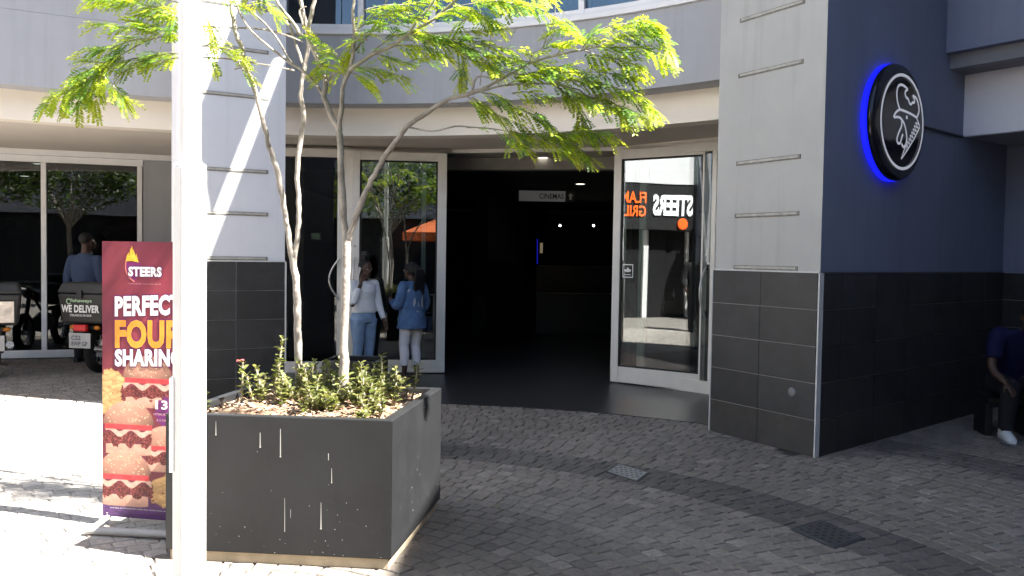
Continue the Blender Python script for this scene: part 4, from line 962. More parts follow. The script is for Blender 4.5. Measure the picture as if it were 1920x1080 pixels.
    burger(.285, .640, 1.30, 3); fries(.07, .62, .06, .04, 10, 6)
    d = np.hypot(x - .425, z - .62) - .092 - .006 * np.sin(np.arctan2(z - .62, x - .425) * 14); over(sm(-d), [.15, .02, .14])
    burger(.395, .275, 1.15, 5); burger(.165, .362, 1.36, 4); burger(.140, .062, 1.42, 6)
    d = np.maximum(np.abs(x - .50) - .06, np.abs(z - .245) - .045); over(sm(-d), [.10, .01, .02])
    C[:] = np.clip(C * (.95 + .1 * rs.rand(NZ, NX, 1)), .004, .95)
    return C
Cc = paint()
vs = []; T3 = V3(bn, 0)
gx = np.linspace(0, BW, NX + 1); gzz = np.linspace(BZ0, BZ1, NZ + 1)
bo = OFF[bs.name]
co = np.zeros((NZ + 1, NX + 1, 3)); co[..., 0] = B0.x + bd.x * gx[None] + bn.x * .0005; co[..., 1] = B0.y + bd.y * gx[None] + bn.y * .0005; co[..., 2] = gzz[:, None]
co -= np.array(bo)
idx = np.arange((NZ + 1) * (NX + 1)).reshape(NZ + 1, NX + 1)
fc = np.stack([idx[:-1, :-1], idx[:-1, 1:], idx[1:, 1:], idx[1:, :-1]], -1).reshape(-1, 4)
me = bpy.data.meshes.new('printed_poster'); me.from_pydata(co.reshape(-1, 3).tolist(), [], fc.tolist())
at_ = me.attributes.new('tone', 'FLOAT_COLOR', 'FACE'); at_.data.foreach_set('color', np.concatenate([Cc.reshape(-1, 3), np.ones((NX * NZ, 1))], 1).astype(np.float32).ravel())
me.materials.append(attrmat('printed vinyl', 'tone', .45, .0, 60, .03, 40, .4))
po = bpy.data.objects.new('printed_poster', me); COL.objects.link(po); po.parent = bs
def on_ban(u, v): return V3(B0 + bd * u, BZ0 + v)
XB = V3(bd, 0); NB = V3(bn, 0)
WHT = mat('poster white', (.82, .80, .80), .45, .10, 30); PUR = mat('poster purple', (.13, .015, .10), .45); YEL = mat('poster orange', (.78, .29, .035), .45, .18, 14)
def bline(txt, u0, v0, wd, hg, M, name, grow=.007, bold=.05, slant=.0):
    if grow:
        s = MB(); put_text(s, txt, on_ban(u0, v0), XB, wd, hg, NB, .0022, bold + .03, grow=grow, slant=slant, space=1.07); s.build('lettering_outline', PUR, bs, recalc=False)
    s = MB(); put_text(s, txt, on_ban(u0, v0), XB, wd, hg, NB, .0036, bold, slant=slant, space=1.07); s.build(name, M, bs, recalc=False)
def vv(y): return at(192, y, BY).z - BZ0
bline('PERFECT', .082, vv(593), .412, .118, WHT, 'lettering', slant=.02)
bline('FOUR', .082, vv(652), .425, .165, YEL, 'lettering', slant=.01)
bline('SHARING', .082, vv(686), .418, .100, WHT, 'lettering', slant=.015)
bline('STEERS', .168, vv(517), .208, .056, WHT, 'lettering', .006)
bline('FLAME GRILLED, IT JUST TASTES BETTER', .172, vv(532), .2, .007, mat('poster pale pink', (.6, .35, .35), .5), 'lettering', 0, 0)
bline('13', .338, vv(762), .075, .052, WHT, 'lettering', 0, .03)
bline('4 STEERS BURGERS', .325, vv(773), .12, .012, mat('poster pale pink', (.6, .35, .35), .5), 'lettering', 0, .01)
bline('& 2 CHIPS', .345, vv(784), .08, .012, mat('poster pale pink', (.6, .35, .35), .5), 'lettering', 0, .01)
bline('AVAILABLE AT PARTICIPATING STORES ONLY. WHILE STOCKS LAST', .05, .05, .36, .007, WHT, 'lettering', 0, 0)
fl = MB(); o_ = on_ban(.155, vv(527))
shp = [(.0, .0), (.035, -.035), (.0, -.03)]
def flat(mb, pts, lift): mb.add([on_ban(u, v) + NB * lift for u, v in pts], [tuple(range(len(pts)))])
cu = [(.205, vv(533)), (.165, vv(524)), (.148, vv(505)), (.152, vv(490)), (.23, vv(490)), (.24, vv(510))]
s = MB(); flat(s, [(.205, vv(527)), (.168, vv(516)), (.152, vv(502)), (.150, vv(491)), (.245, vv(491)), (.24, vv(512))], .0012); s.build('shield', mat('poster shield', (.20, .02, .14), .45), bs, recalc=False)
s = MB(); P_ = [V2(.152, vv(488)), V2(.150, vv(503)), V2(.168, vv(517)), V2(.205, vv(527))]
ribbon(s, curve_pts(P_, 5), .007, V3(B0, BZ0), XB, Z3, NB, .0018)
s.build('shield_line', mat('poster coral', (.7, .22, .18), .45), bs, recalc=False)
s = MB()
for pts in ([(.150, 489), (.158, 478), (.170, 472), (.172, 480), (.180, 464), (.193, 478), (.198, 466), (.213, 480), (.216, 474), (.226, 484), (.232, 491), (.190, 488)],):
    flat(s, [(u, vv(y)) for u, y in pts], .0016)
flat(s, [(.186, vv(472)), (.184, vv(466)), (.190, vv(460)), (.193, vv(466)), (.198, vv(470)), (.194, vv(475))], .0017)
s.build('flame', mat('poster flame', (.90, .50, .05), .45, .25, 25), bs, recalc=False)
# stand: T foot of round bars
r0, r1 = gz(162, 1003), gz(310, 1011); r0.z = r1.z = .028; r1 = r0 + (r1 - r0).normalized() * .62
ft = MB(); ft.tube([r0, r1], .022, 14); ft.build('foot_bar', mat('grey foot bar', (.42, .42, .42), .45), bs, 50)
ar = MB().tube([r0 + Vector((.02, .0, 0)), V3(B0 + bd * .03 - bn * .012, .05), V3(B0 + bd * .03 - bn * .012, BZ0 + .02)], .016, 8); ar.build('foot_arm', WH, bs, 50); e = r1; ar = MB().tube([e - Vector((.02, 0, 0)), V3(B0 + bd * (BW - .03) - bn * .012, .05), V3(B0 + bd * (BW - .03) - bn * .012, BZ0 + .02)], .016, 8)
ar.build('foot_arm', WH, bs, 50)

# ------------------------------------------------------------ drain covers
def drain(label, px, tone):
    P = [gz(*p) for p in px]; c = sum(P, Vector()) / 4; t = thing('drain_cover', (c.x, c.y, 0), label, 'drain cover', 'perforated drain covers in the paving')
    x = (P[2] - P[1]); y = (P[0] - P[1]); x = V2(x.x, x.y); y = V2(y.x, y.y)
    x, y = (V2(P[2].x - P[1].x, P[2].y - P[1].y) + V2(P[3].x - P[0].x, P[3].y - P[0].y)) / 2, (V2(P[0].x - P[1].x, P[0].y - P[1].y) + V2(P[3].x - P[2].x, P[3].y - P[2].y)) / 2
    c2 = V2(c.x, c.y); h = [c2 - x / 2 - y / 2, c2 + x / 2 - y / 2, c2 + x / 2 + y / 2, c2 - x / 2 + y / 2]
    MB().prism([c2 + (q - c2) * 1.13 for q in h], -.012, .0035).build('frame', mat('drain frame', (.05, .05, .05), .7, .2, 12), t)
    MB().prism(h, -.01, .0065).build('plate', mat('drain metal ' + ('pale' if tone > .2 else 'dark'), (tone, tone, tone * .96), .5, .2, 12, .1, 60), t, None, .003)
    s = MB()
    for i in range(5):
        for j in range(5):
            q = c2 + x * ((i - 2 + (.25 if j % 2 else -.25)) * .18) + y * ((j - 2) * .18)
            s.add([V3(q, .0072) + (Vector((math.cos(k), math.sin(k), 0)) * .012) for k in np.linspace(0, 5.7, 10)], [tuple(range(10))])
    s.build('holes', GASKET, t, recalc=False)
drain('pale perforated drain cover set in the dark paving band', [(1143, 883), (1158, 873), (1217, 885), (1190, 904)], .27)
drain('dark perforated drain cover below the tiled corner', [(1492, 993), (1535, 979), (1618, 1008), (1560, 1028)], .07)

# ------------------------------------------------------------ people
SKIN = mat('dark brown skin', (.085, .045, .030), .5, .12, 12, .1, 200, .4)
HAIR = mat('black hair', (.010, .009, .009), .6, .3, 40, .8, 90)
def hand(mb, wrist, d, palm_n, s=1., curl=.5):
    d = Vector(d).normalized(); pn = Vector(palm_n); pn = (pn - d * pn.dot(d)).normalized(); sd = d.cross(pn)
    w_ = Vector(wrist); c = w_ + d * .045 * s
    mb.loft([(w_ - d * .01, sd * .022 * s, pn * .017 * s), (w_ + d * .02 * s, sd * .030 * s, pn * .016 * s), (w_ + d * .06 * s, sd * .038 * s, pn * .014 * s), (w_ + d * .085 * s, sd * .036 * s, pn * .011 * s)], 12)
    for k, (o, L_) in enumerate(((-.028, .062), (-.010, .072), (.009, .067), (.027, .052))):
        b = w_ + d * .080 * s + sd * o * s; d1 = (d + pn * curl * .5).normalized(); d2 = (d + pn * curl * 1.3).normalized(); d3 = (d * .7 + pn * curl * 2).normalized()
        q1 = b + d1 * L_ * .45 * s; q2 = q1 + d2 * L_ * .33 * s; q3 = q2 + d3 * L_ * .25 * s
        mb.tube([b - d * .01, q1, q2, q3], [.0098 * s, .0090 * s, .0080 * s, .0062 * s], 7)
    b = w_ + d * .025 * s - sd * .028 * s; mb.tube([b, b + (d * .6 - sd * .7 + pn * .3) * .035 * s, b + (d * 1.2 - sd * .75 + pn * .6) * .05 * s], [.012 * s, .010 * s, .008 * s], 7)
class Fig:
    def __init__(s, base, face): s.b = Vector(base); s.f = Vector((math.cos(face), math.sin(face), 0)); s.l = Vector((-math.sin(face), math.cos(face), 0))
    def P(s, f, l, z): return s.b + s.f * f + s.l * l + Z3 * z
def head(mb, F, c, tilt=0, s=1., turn=0.):
    f = (F.f * math.cos(turn) + F.l * math.sin(turn)); l = Vector((-f.y, f.x, 0)); u = Z3; f = (f - u * tilt).normalized(); u = l.cross(f) * -1 if l.cross(f).z < 0 else l.cross(f)
    M = Matrix((f, l, u)).transposed()
    c = Vector(c)
    mb.ell(c + u * .018 * s, (.094 * s, .074 * s, .096 * s), M); mb.ell(c + f * .022 * s - u * .045 * s, (.068 * s, .056 * s, .066 * s), M)
    mb.ell(c + f * .068 * s - u * .090 * s, (.024 * s, .026 * s, .018 * s), M, 10, 7)
    mb.loft([(c + f * .086 * s + u * .022 * s, l * .007 * s, f * .006 * s), (c + f * .100 * s - u * .012 * s, l * .013 * s, f * .012 * s), (c + f * .096 * s - u * .028 * s, l * .019 * s, f * .010 * s)], 8)
    mb.ell(c + f * .084 * s - u * .056 * s, (.014 * s, .026 * s, .007 * s), M, 8, 6); mb.ell(c + f * .081 * s - u * .068 * s, (.013 * s, .022 * s, .007 * s), M, 8, 6)
    for q in (-1, 1): mb.ell(c + l * q * .074 * s - f * .006 * s - u * .014 * s, (.02 * s, .009 * s, .03 * s), M, 8, 6)
    return c, f, l, u
def eyes(root, c, f, l, u, s=1.):
    for q in (-1, 1):
        MB().ell(c + f * .079 * s + l * q * .031 * s + u * .010 * s, (.010, .012, .008), Matrix((f, l, u)).transposed(), 10, 7).build('eye', mat('eye white', (.5, .48, .45), .3), root, 60)
def arm(mb, pts, rad): mb.tube(curve_pts(pts, 4), np.interp(np.linspace(0, len(pts) - 1, (len(pts) - 1) * 4 + 1), range(len(pts)), rad).tolist(), 12)

# --- woman on the phone
def woman_phone():
    F = Fig((-1.86, 10.72, 0), R_(-46)); P = F.P
    t = thing('person', F.b, 'woman in white top and light blue jeans, talking on a phone, hair in a puff', 'person')
    b = MB()
    hc = P(.035, 0, 1.405); c, f, l, u = head(b, F, hc, .10, .98)
    b.loft([(P(-.02, 0, 1.22), F.f * .055, F.l * .06), (P(.0, 0, 1.29), F.f * .047, F.l * .046), (P(.02, 0, 1.36), F.f * .050, F.l * .048)], 14)
    # body under clothes, legs, feet
    for q in (-1, 1):
        b.loft([(P(0, q * .075, .77), F.f * .07, F.l * .065), (P(.005, q * .085, .45), F.f * .055, F.l * .055), (P(-.015, q * .085, .3), F.f * .052, F.l * .048), (P(-.02, q * .085, .08), F.f * .034, F.l * .032), (P(-.01, q * .085, .03), F.f * .04, F.l * .035)], 14)
        b.loft([(P(-.06, q * .085, .03), F.l * .03, Z3 * .028), (P(.03, q * .087, .035), F.l * .038, Z3 * .033), (P(.13, q * .092, .02), F.l * .036, Z3 * .018), (P(.165, q * .094, .018), F.l * .022, Z3 * .012)], 12)
    b.loft([(P(0, 0, .80), F.f * .085, F.l * .115), (P(0, 0, 1.0), F.f * .085, F.l * .115), (P(.0, 0, 1.18), F.f * .10, F.l * .13), (P(-.01, 0, 1.25), F.f * .06, F.l * .12)], 18)
    # right arm up to the ear, left arm hanging
    RS, RE, RW = P(-.015, -.165, 1.215), P(.07, -.215, .97), P(.125, -.135, 1.225)
    LS, LE, LW = P(-.01, .165, 1.215), P(.03, .21, .955), P(.14, .215, .75)
    arm(b, [RS, RE, RW], [.045, .036, .024]); arm(b, [LS, LE, LW], [.045, .036, .024])
    hand(b, RW, P(.085, -.098, 1.36) - RW, F.l, 1., .35); hand(b, LW, LW - LE, F.l * -1 + F.f * .3, .95, .35)
    skin = baked(b, .0075, 3).build('body', SKIN, t, 180)
    eyes(t, c, f, l, u)
    tp = MB()
    tp.loft([(P(.0, 0, .86), F.f * .128, F.l * .168), (P(.005, 0, .92), F.f * .122, F.l * .16), (P(.01, 0, 1.02), F.f * .105, F.l * .135), (P(.012, 0, 1.13), F.f * .122, F.l * .15), (P(-.0, 0, 1.20), F.f * .105, F.l * .16), (P(-.015, 0, 1.245), F.f * .075, F.l * .125), (P(-.015, 0, 1.262), F.f * .062, F.l * .075)], 24)
    arm(tp, [P(-.015, -.135, 1.215), RS, RE, RE.lerp(RW, .8)], [.055, .060, .050, .036]); arm(tp, [P(-.01, .135, 1.215), LS, LE, LE.lerp(LW, .85)], [.055, .060, .048, .035])
    baked(tp, .011, 4).build('top', mat('white knit', (.84, .85, .87), .9, .07, 18, .35, 30), t, 180)
    jn = MB()
    jn.loft([(P(0, 0, .90), F.f * .115, F.l * .15), (P(-.012, 0, .80), F.f * .135, F.l * .168), (P(-.008, 0, .74), F.f * .12, F.l * .165)], 20)
    for q in (-1, 1):
        jn.loft([(P(-.005, q * .085, .78), F.f * .118, F.l * .095), (P(0, q * .086, .62), F.f * .09, F.l * .083), (P(.01, q * .086, .46), F.f * .068, F.l * .066), (P(-.012, q * .086, .32), F.f * .066, F.l * .060), (P(-.018, q * .086, .12), F.f * .05, F.l * .048)], 16)
    baked(jn, .010, 3).build('jeans', mat('light denim', (.26, .38, .56), .85, .18, 14, .3, 60), t, 180)
    hr = MB(); hr.ell(c - f * .024 + u * .040, (.092, .083, .086), Matrix((f, l, u)).transposed()); hr.ell(c - f * .062 - u * .02, (.05, .066, .06), Matrix((f, l, u)).transposed())
    for k in range(16):
        a = k * .8; hr.ell(c - f * .035 + u * .135 + Vector((math.cos(a), math.sin(a), 0)) * .042 + Z3 * random.uniform(-.025, .03), (.03, .03, .03), None, 8, 6)
    hr.ell(c - f * .035 + u * .130, (.062, .062, .052))
    baked(hr, .008, 2).build('hair', HAIR, t, 180)
    ph = thing('phone', RW + Z3 * .1, 'small phone held to the ear of the woman in white', 'phone')
    M = Matrix.Rotation(R_(-46), 3, 'Z') @ Matrix.Rotation(R_(25), 3, 'Y')
    MB().box(P(.030, -.092, 1.385), (.045, .010, .095), M).build('phone_body', mat('silver phone', (.55, .55, .56), .35), ph, None, .003)
woman_phone()

def woman_denim():
    g0 = gz(773, 712); F = Fig((g0.x - .02, g0.y + .02, 0), R_(142)); P = F.P
    t = thing('person', F.b, 'woman in blue denim jacket and white cropped trousers, braids tied back, seen from behind', 'person')
    b = MB()
    hc = P(.03, 0, 1.385); c, f, l, u = head(b, F, hc, .03, .96)
    b.loft([(P(-.02, 0, 1.20), F.f * .055, F.l * .06), (P(.0, 0, 1.27), F.f * .046, F.l * .045), (P(.015, 0, 1.34), F.f * .048, F.l * .046)], 14)
    LG = ((-1, .0, .0), (1, .06, .02))
    for q, fo, bend in LG:
        b.loft([(P(0, q * .08, .80), F.f * .08, F.l * .08), (P(fo * .7 + .01, q * .08, .43), F.f * .05, F.l * .05), (P(fo * .8 - .02, q * .08, .3), F.f * .048, F.l * .045), (P(fo - .02, q * .082, .08), F.f * .030, F.l * .028), (P(fo - .015, q * .082, .02), F.f * .036, F.l * .030)], 14)
        b.loft([(P(fo - .06, q * .084, .025), F.l * .026, Z3 * .024), (P(fo + .03, q * .085, .032), F.l * .034, Z3 * .03), (P(fo + .12, q * .09, .02), F.l * .035, Z3 * .017), (P(fo + .16, q * .092, .015), F.l * .022, Z3 * .012)], 12)
    b.loft([(P(0, 0, .78), F.f * .10, F.l * .14), (P(0, 0, 1.0), F.f * .08, F.l * .11), (P(0, 0, 1.17), F.f * .095, F.l * .125), (P(-.01, 0, 1.235), F.f * .06, F.l * .115)], 18)
    LS, LE, LW = P(-.01, .165, 1.195), P(.02, .225, .96), P(.20, .16, 1.00)
    RS, RE, RW = P(-.01, -.165, 1.195), P(.0, -.255, .96), P(.12, -.20, .80)
    arm(b, [LS, LE, LW], [.044, .036, .024]); arm(b, [RS, RE, RW], [.044, .036, .024])
    hand(b, LW, LW - LE, F.l * -1, .95, .5); hand(b, RW, RW - RE, F.l, .95, .8)
    baked(b, .0075, 3).build('body', SKIN, t, 180); eyes(t, c, f, l, u)
    tr = MB()
    tr.loft([(P(0, 0, .88), F.f * .11, F.l * .145), (P(-.012, 0, .78), F.f * .128, F.l * .16), (P(-.008, 0, .72), F.f * .11, F.l * .155)], 20)
    for q, fo, bend in LG:
        tr.loft([(P(-.005, q * .08, .76), F.f * .108, F.l * .09), (P(fo * .35, q * .081, .60), F.f * .084, F.l * .078), (P(fo * .7 + .01, q * .081, .44), F.f * .066, F.l * .062), (P(fo * .8 - .01, q * .081, .31), F.f * .064, F.l * .058), (P(fo * .9 - .015, q * .081, .185), F.f * .052, F.l * .048)], 16)
    baked(tr, .010, 3).build('trousers', mat('white trousers', (.82, .80, .85), .85, .06, 10, .25, 40), t, 180)
    jk = MB()
    jk.loft([(P(-.01, 0, .66), F.f * .172, F.l * .215), (P(-.008, 0, .80), F.f * .158, F.l * .198), (P(0, 0, .98), F.f * .130, F.l * .168), (P(.0, 0, 1.10), F.f * .132, F.l * .172), (P(-.01, 0, 1.18), F.f * .115, F.l * .178), (P(-.015, 0, 1.225), F.f * .082, F.l * .14), (P(-.012, 0, 1.262), F.f * .07, F.l * .075)], 26)
    arm(jk, [P(-.01, .13, 1.195), LS, LE, LE.lerp(LW, .85)], [.06, .068, .060, .050]); arm(jk, [P(-.01, -.13, 1.195), RS, RE, RE.lerp(RW, .8)], [.06, .068, .060, .050])
    jb = baked(jk, .011, 3)
    for i, v in enumerate(jb.v):      # cloth folds
        jb.v[i] = v + Vector((math.sin(v.z * 47 + v.x * 31), math.cos(v.z * 53 + v.y * 29), 0)) * .0035
    M = mat('blue denim', (.085, .16, .31), .85, .35, 9, .4, 60)
    ja = jb.build('jacket', M, t, 180)
    # frayed pale patches and seams on the back of the jacket
    pt = MB(); rr = random.Random(4)
    def patch(lu, z, w_, h_):
        ang0 = lu; pts = []
        for k in range(9):
            a = 6.28 * k / 9; pts.append((ang0 + w_ * math.cos(a) * rr.uniform(.5, 1.2), z + h_ * math.sin(a) * rr.uniform(.6, 1.2)))
        vs = []
        for an, zz in pts:
            rad_ = np.interp(zz, [.67, .8, .98, 1.1, 1.18, 1.225], [.155, .148, .13, .132, .118, .085]); rl = np.interp(zz, [.67, .8, .98, 1.1, 1.18, 1.225], [.195, .185, .168, .172, .178, .14])
            vs.append(P(-math.cos(an) * (rad_ + .006), math.sin(an) * (rl + .006), zz))
        pt.add(vs, [tuple(range(9))])
    for q in ((.45, 1.0, .13, .06), (-.35, .98, .15, .12), (.9, 1.16, .16, .035), (-.25, .74, .14, .035), (.25, .86, .10, .035), (-.7, .72, .16, .025), (.1, .93, .06, .08)): patch(*q)
    pt.build('frayed_patch', mat('frayed denim', (.42, .46, .52), .9, .3, 60), ja, recalc=False)
    hr = MB(); M3 = Matrix((f, l, u)).transposed()
    hr.ell(c - f * .018 + u * .035, (.094, .082, .086), M3); hr.ell(c - f * .060 - u * .0, (.052, .064, .06), M3)
    hr.ell(c - f * .10 + u * .02, (.062, .060, .062), M3)
    for k in range(15):
        a = k / 14 * 2 - 1; q0 = c - f * .12 + u * .03; rr_ = random.Random(k)
        pts = [q0, q0 - f * .045 + l * a * .055 + Z3 * -.02, q0 - f * .05 + l * a * .085 + Z3 * -.14, q0 - f * .012 + l * a * .075 + Z3 * -rr_.uniform(.26, .40)]
        hr.tube(curve_pts(pts, 4), .0135, 7)
    baked(hr, .0075, 1).build('hair', HAIR, t, 180)
    bd_ = MB()
    for k in range(12):
        q = c - f * .15 + l * random.uniform(-.05, .05) + Z3 * random.uniform(-.07, .02); bd_.ell(q, (.005, .005, .006), None, 6, 4)
    bd_.build('hair_beads', mat('pale beads', (.6, .58, .55), .4), t)
    bx = P(.0, -.27, .70); M = Matrix.Rotation(R_(142), 3, 'Z') @ Matrix.Rotation(R_(8), 3, 'X')
    bg = thing('handbag', bx, 'dark navy handbag hanging at the side of the woman in denim', 'bag')
    MB().box(bx, (.17, .05, .20), M).build('bag_body', mat('navy leather', (.018, .026, .055), .5, .2, 10), bg, None, .012)
    hp_ = RW + (RW - RE).normalized() * .07
    sp = MB(); sp.tube(curve_pts([bx + M @ Vector((-.07, 0, .09)), hp_ - F.f * .03, hp_, hp_ + F.f * .03, bx + M @ Vector((.07, 0, .09))], 5), .005, 6); sp.build('strap', mat('bag strap', (.3, .27, .22), .5), bg)
woman_denim()

def person_dark(name_label, F, seated, cols):
    pass
def person_seated():
    F = Fig((4.60, 7.72, 0), R_(-100)); P = F.P
    t = thing('person', F.b, 'person in dark blue t-shirt and white sneakers leaning forward in the dark recess', 'person')
    b = MB(); hc = P(.30, -.02, 1.145); c, f, l, u = head(b, F, hc, .45, 1.)
    b.loft([(P(.16, 0, 1.0), F.f * .05, F.l * .058), (P(.24, 0, 1.06), F.f * .05, F.l * .05), (P(.27, 0, 1.10), F.f * .05, F.l * .05)], 14)
    b.loft([(P(-.22, 0, .44), F.f * .13, F.l * .17), (P(-.14, 0, .62), F.f * .11, F.l * .14), (P(.0, 0, .84), F.f * .11, F.l * .15), (P(.11, 0, .98), F.f * .08, F.l * .16)], 18)
    for q in (-1, 1):
        b.tube([P(-.2, q * .1, .49), P(.22, q * .13, .50), P(.18, q * .135, .28), P(.15, q * .135, .08)], [.085, .062, .052, .04], 12)
    RS, RE, RW = P(.08, -.20, .95), P(.16, -.27, .68), P(.30, -.20, .55); LS, LE, LW = P(.08, .20, .95), P(.16, .27, .68), P(.30, .16, .55)
    for a_, e_, w_ in ((RS, RE, RW), (LS, LE, LW)): arm(b, [a_, e_, w_], [.05, .04, .028]); hand(b, w_, w_ - e_, -Z3, 1., .5)
    baked(b, .009, 3).build('body', SKIN, t, 180); eyes(t, c, f, l, u)
    sh2 = MB(); sh2.loft([(P(-.24, 0, .46), F.f * .16, F.l * .19), (P(-.14, 0, .63), F.f * .135, F.l * .17), (P(.0, 0, .84), F.f * .13, F.l * .18), (P(.10, 0, .97), F.f * .10, F.l * .19), (P(.16, 0, 1.02), F.f * .07, F.l * .09)], 22)
    for a_, e_ in ((RS, RE), (LS, LE)): arm(sh2, [a_.lerp(P(.08, 0, .95), .3), a_, a_.lerp(e_, .75)], [.07, .08, .07])
    baked(sh2, .013, 4).build('shirt', mat('royal blue cotton', (.003, .004, .045), .85, .1, 10, .3, 30), t, 180)
    tr = MB(); tr.ell(P(-.2, 0, .47), (.17, .19, .13))
    for q in (-1, 1): tr.tube([P(-.2, q * .1, .49), P(.22, q * .13, .505), P(.185, q * .135, .30), P(.15, q * .135, .12)], [.115, .085, .075, .065], 14)
    baked(tr, .013, 3).build('trousers', mat('black trousers', (.014, .014, .02), .85, .1, 10, .3, 30), t, 180)
    hr = MB(); hr.ell(c - f * .02 + u * .028, (.092, .082, .085), Matrix((f, l, u)).transposed()); hr.build('hair', HAIR, t, 60)
    for q in (-1, 1):
        s = MB(); qx = q * .135
        s.loft([(P(.06, qx, .05), F.l * .036, Z3 * .045), (P(.10, qx, .075), F.l * .045, Z3 * .066), (P(.19, qx, .062), F.l * .048, Z3 * .058), (P(.29, qx, .045), F.l * .047, Z3 * .038), (P(.335, qx, .038), F.l * .028, Z3 * .022)], 16)
        s.tube([P(.125, qx, .10), P(.13, qx, .15)], [.052, .046], 14)
        so_ = baked(s, .008, 2).build('shoe', mat('white sneaker', (.80, .80, .82), .6, .05, 20), t, 180)
        k = MB(); k.loft([(P(.05, qx, .012), F.l * .035, Z3 * .012), (P(.12, qx, .012), F.l * .05, Z3 * .013), (P(.28, qx, .012), F.l * .052, Z3 * .013), (P(.345, qx, .012), F.l * .03, Z3 * .011)], 14); k.build('sole', mat('grey sole', (.2, .2, .22), .8), so_, 60)
    st = thing('low_bench', P(-.28, 0, 0), 'low dark bench under the person in blue at the right edge', 'bench')
    X = F.l; c0 = P(-.27, 0, .33)
    MB().box(c0, (.36, .40, .06), Matrix((F.f, F.l, Z3)).transposed()).build('seat', mat('dark bench wood', (.02, .018, .016), .6), st, None, .01)
    for q in (-1, 1): MB().box(P(-.27, q * .18, .15), (.3, .06, .30), Matrix((F.f, F.l, Z3)).transposed()).build('leg', mat('dark bench leg', (.02, .02, .02), .6), st)
person_seated()

def standing_man(x, y, face, label, shirt):
    F = Fig((x, y, 0), R_(face)); P = F.P
    t = thing('person', F.b, label, 'person')
    b = MB(); hc = P(.02, 0, 1.72); c, f, l, u = head(b, F, hc, .05, 1.02)
    b.tube([P(-.02, 0, 1.48), P(0, 0, 1.56), P(.01, 0, 1.66)], [.06, .055, .055], 12)
    b.loft([(P(0, 0, .92), F.f * .11, F.l * .16), (P(0, 0, 1.2), F.f * .11, F.l * .15), (P(0, 0, 1.42), F.f * .1, F.l * .18), (P(-.01, 0, 1.5), F.f * .06, F.l * .12)], 18)
    for q in (-1, 1):
        b.loft([(P(0, q * .09, .92), F.f * .09, F.l * .09), (P(0, q * .1, .5), F.f * .06, F.l * .06), (P(-.01, q * .1, .08), F.f * .04, F.l * .04)], 14)
        S_, E_, W_ = P(0, q * .2, 1.44), P(-.02, q * .27, 1.16), P(.10, q * .25, .93); arm(b, [S_, E_, W_], [.052, .042, .03]); hand(b, W_, W_ - E_, F.l * -q, 1.05, .4)
    baked(b, .010, 3).build('body', SKIN, t, 180); eyes(t, c, f, l, u)
    sh2 = MB(); sh2.loft([(P(0, 0, .90), F.f * .135, F.l * .185), (P(0, 0, 1.1), F.f * .13, F.l * .18), (P(0, 0, 1.32), F.f * .13, F.l * .2), (P(-.005, 0, 1.44), F.f * .11, F.l * .205), (P(-.012, 0, 1.51), F.f * .075, F.l * .13), (P(-.01, 0, 1.55), F.f * .065, F.l * .07)], 22)
    for q in (-1, 1): arm(sh2, [P(0, q * .15, 1.44), P(0, q * .2, 1.44), P(-.02, q * .27, 1.16), P(.07, q * .255, .98)], [.07, .078, .06, .05])
    baked(sh2, .013, 4).build('shirt', shirt, t, 180)
    tr = MB()
    tr.ell(P(0, 0, .92), (.13, .17, .1))
    for q in (-1, 1): tr.loft([(P(0, q * .09, .92), F.f * .11, F.l * .1), (P(0, q * .1, .5), F.f * .08, F.l * .08), (P(-.01, q * .1, .06), F.f * .06, F.l * .06)], 16)
    baked(tr, .013, 3).build('trousers', mat('dark trousers', (.02, .02, .025), .85, .1), t, 180)
    hr = MB(); hr.ell(c - f * .02 + u * .03, (.094, .084, .086), Matrix((f, l, u)).transposed()); hr.build('hair', HAIR, t, 60)
    for q in (-1, 1): MB().loft([(P(-.08, q * .1, .03), F.l * .035, Z3 * .03), (P(.04, q * .1, .045), F.l * .045, Z3 * .045), (P(.17, q * .105, .025), F.l * .04, Z3 * .025)], 12).build('shoe', mat('black shoe', (.015, .015, .015), .4), t, 60)
p0 = at(160, 500, 12.05)
standing_man(p0.x, p0.y, 80, 'man in pale blue shirt seen from behind at the shop window, above the delivery box', mat('pale blue shirt', (.045, .068, .125), .85, .1, 10, .3, 30))
standing_man(-5.3, 5.75, 10, 'passer-by in dark clothes in the sunny plaza, mirrored in the open glass door', mat('black shirt', (.02, .02, .022), .85, .1, 10, .3, 30))

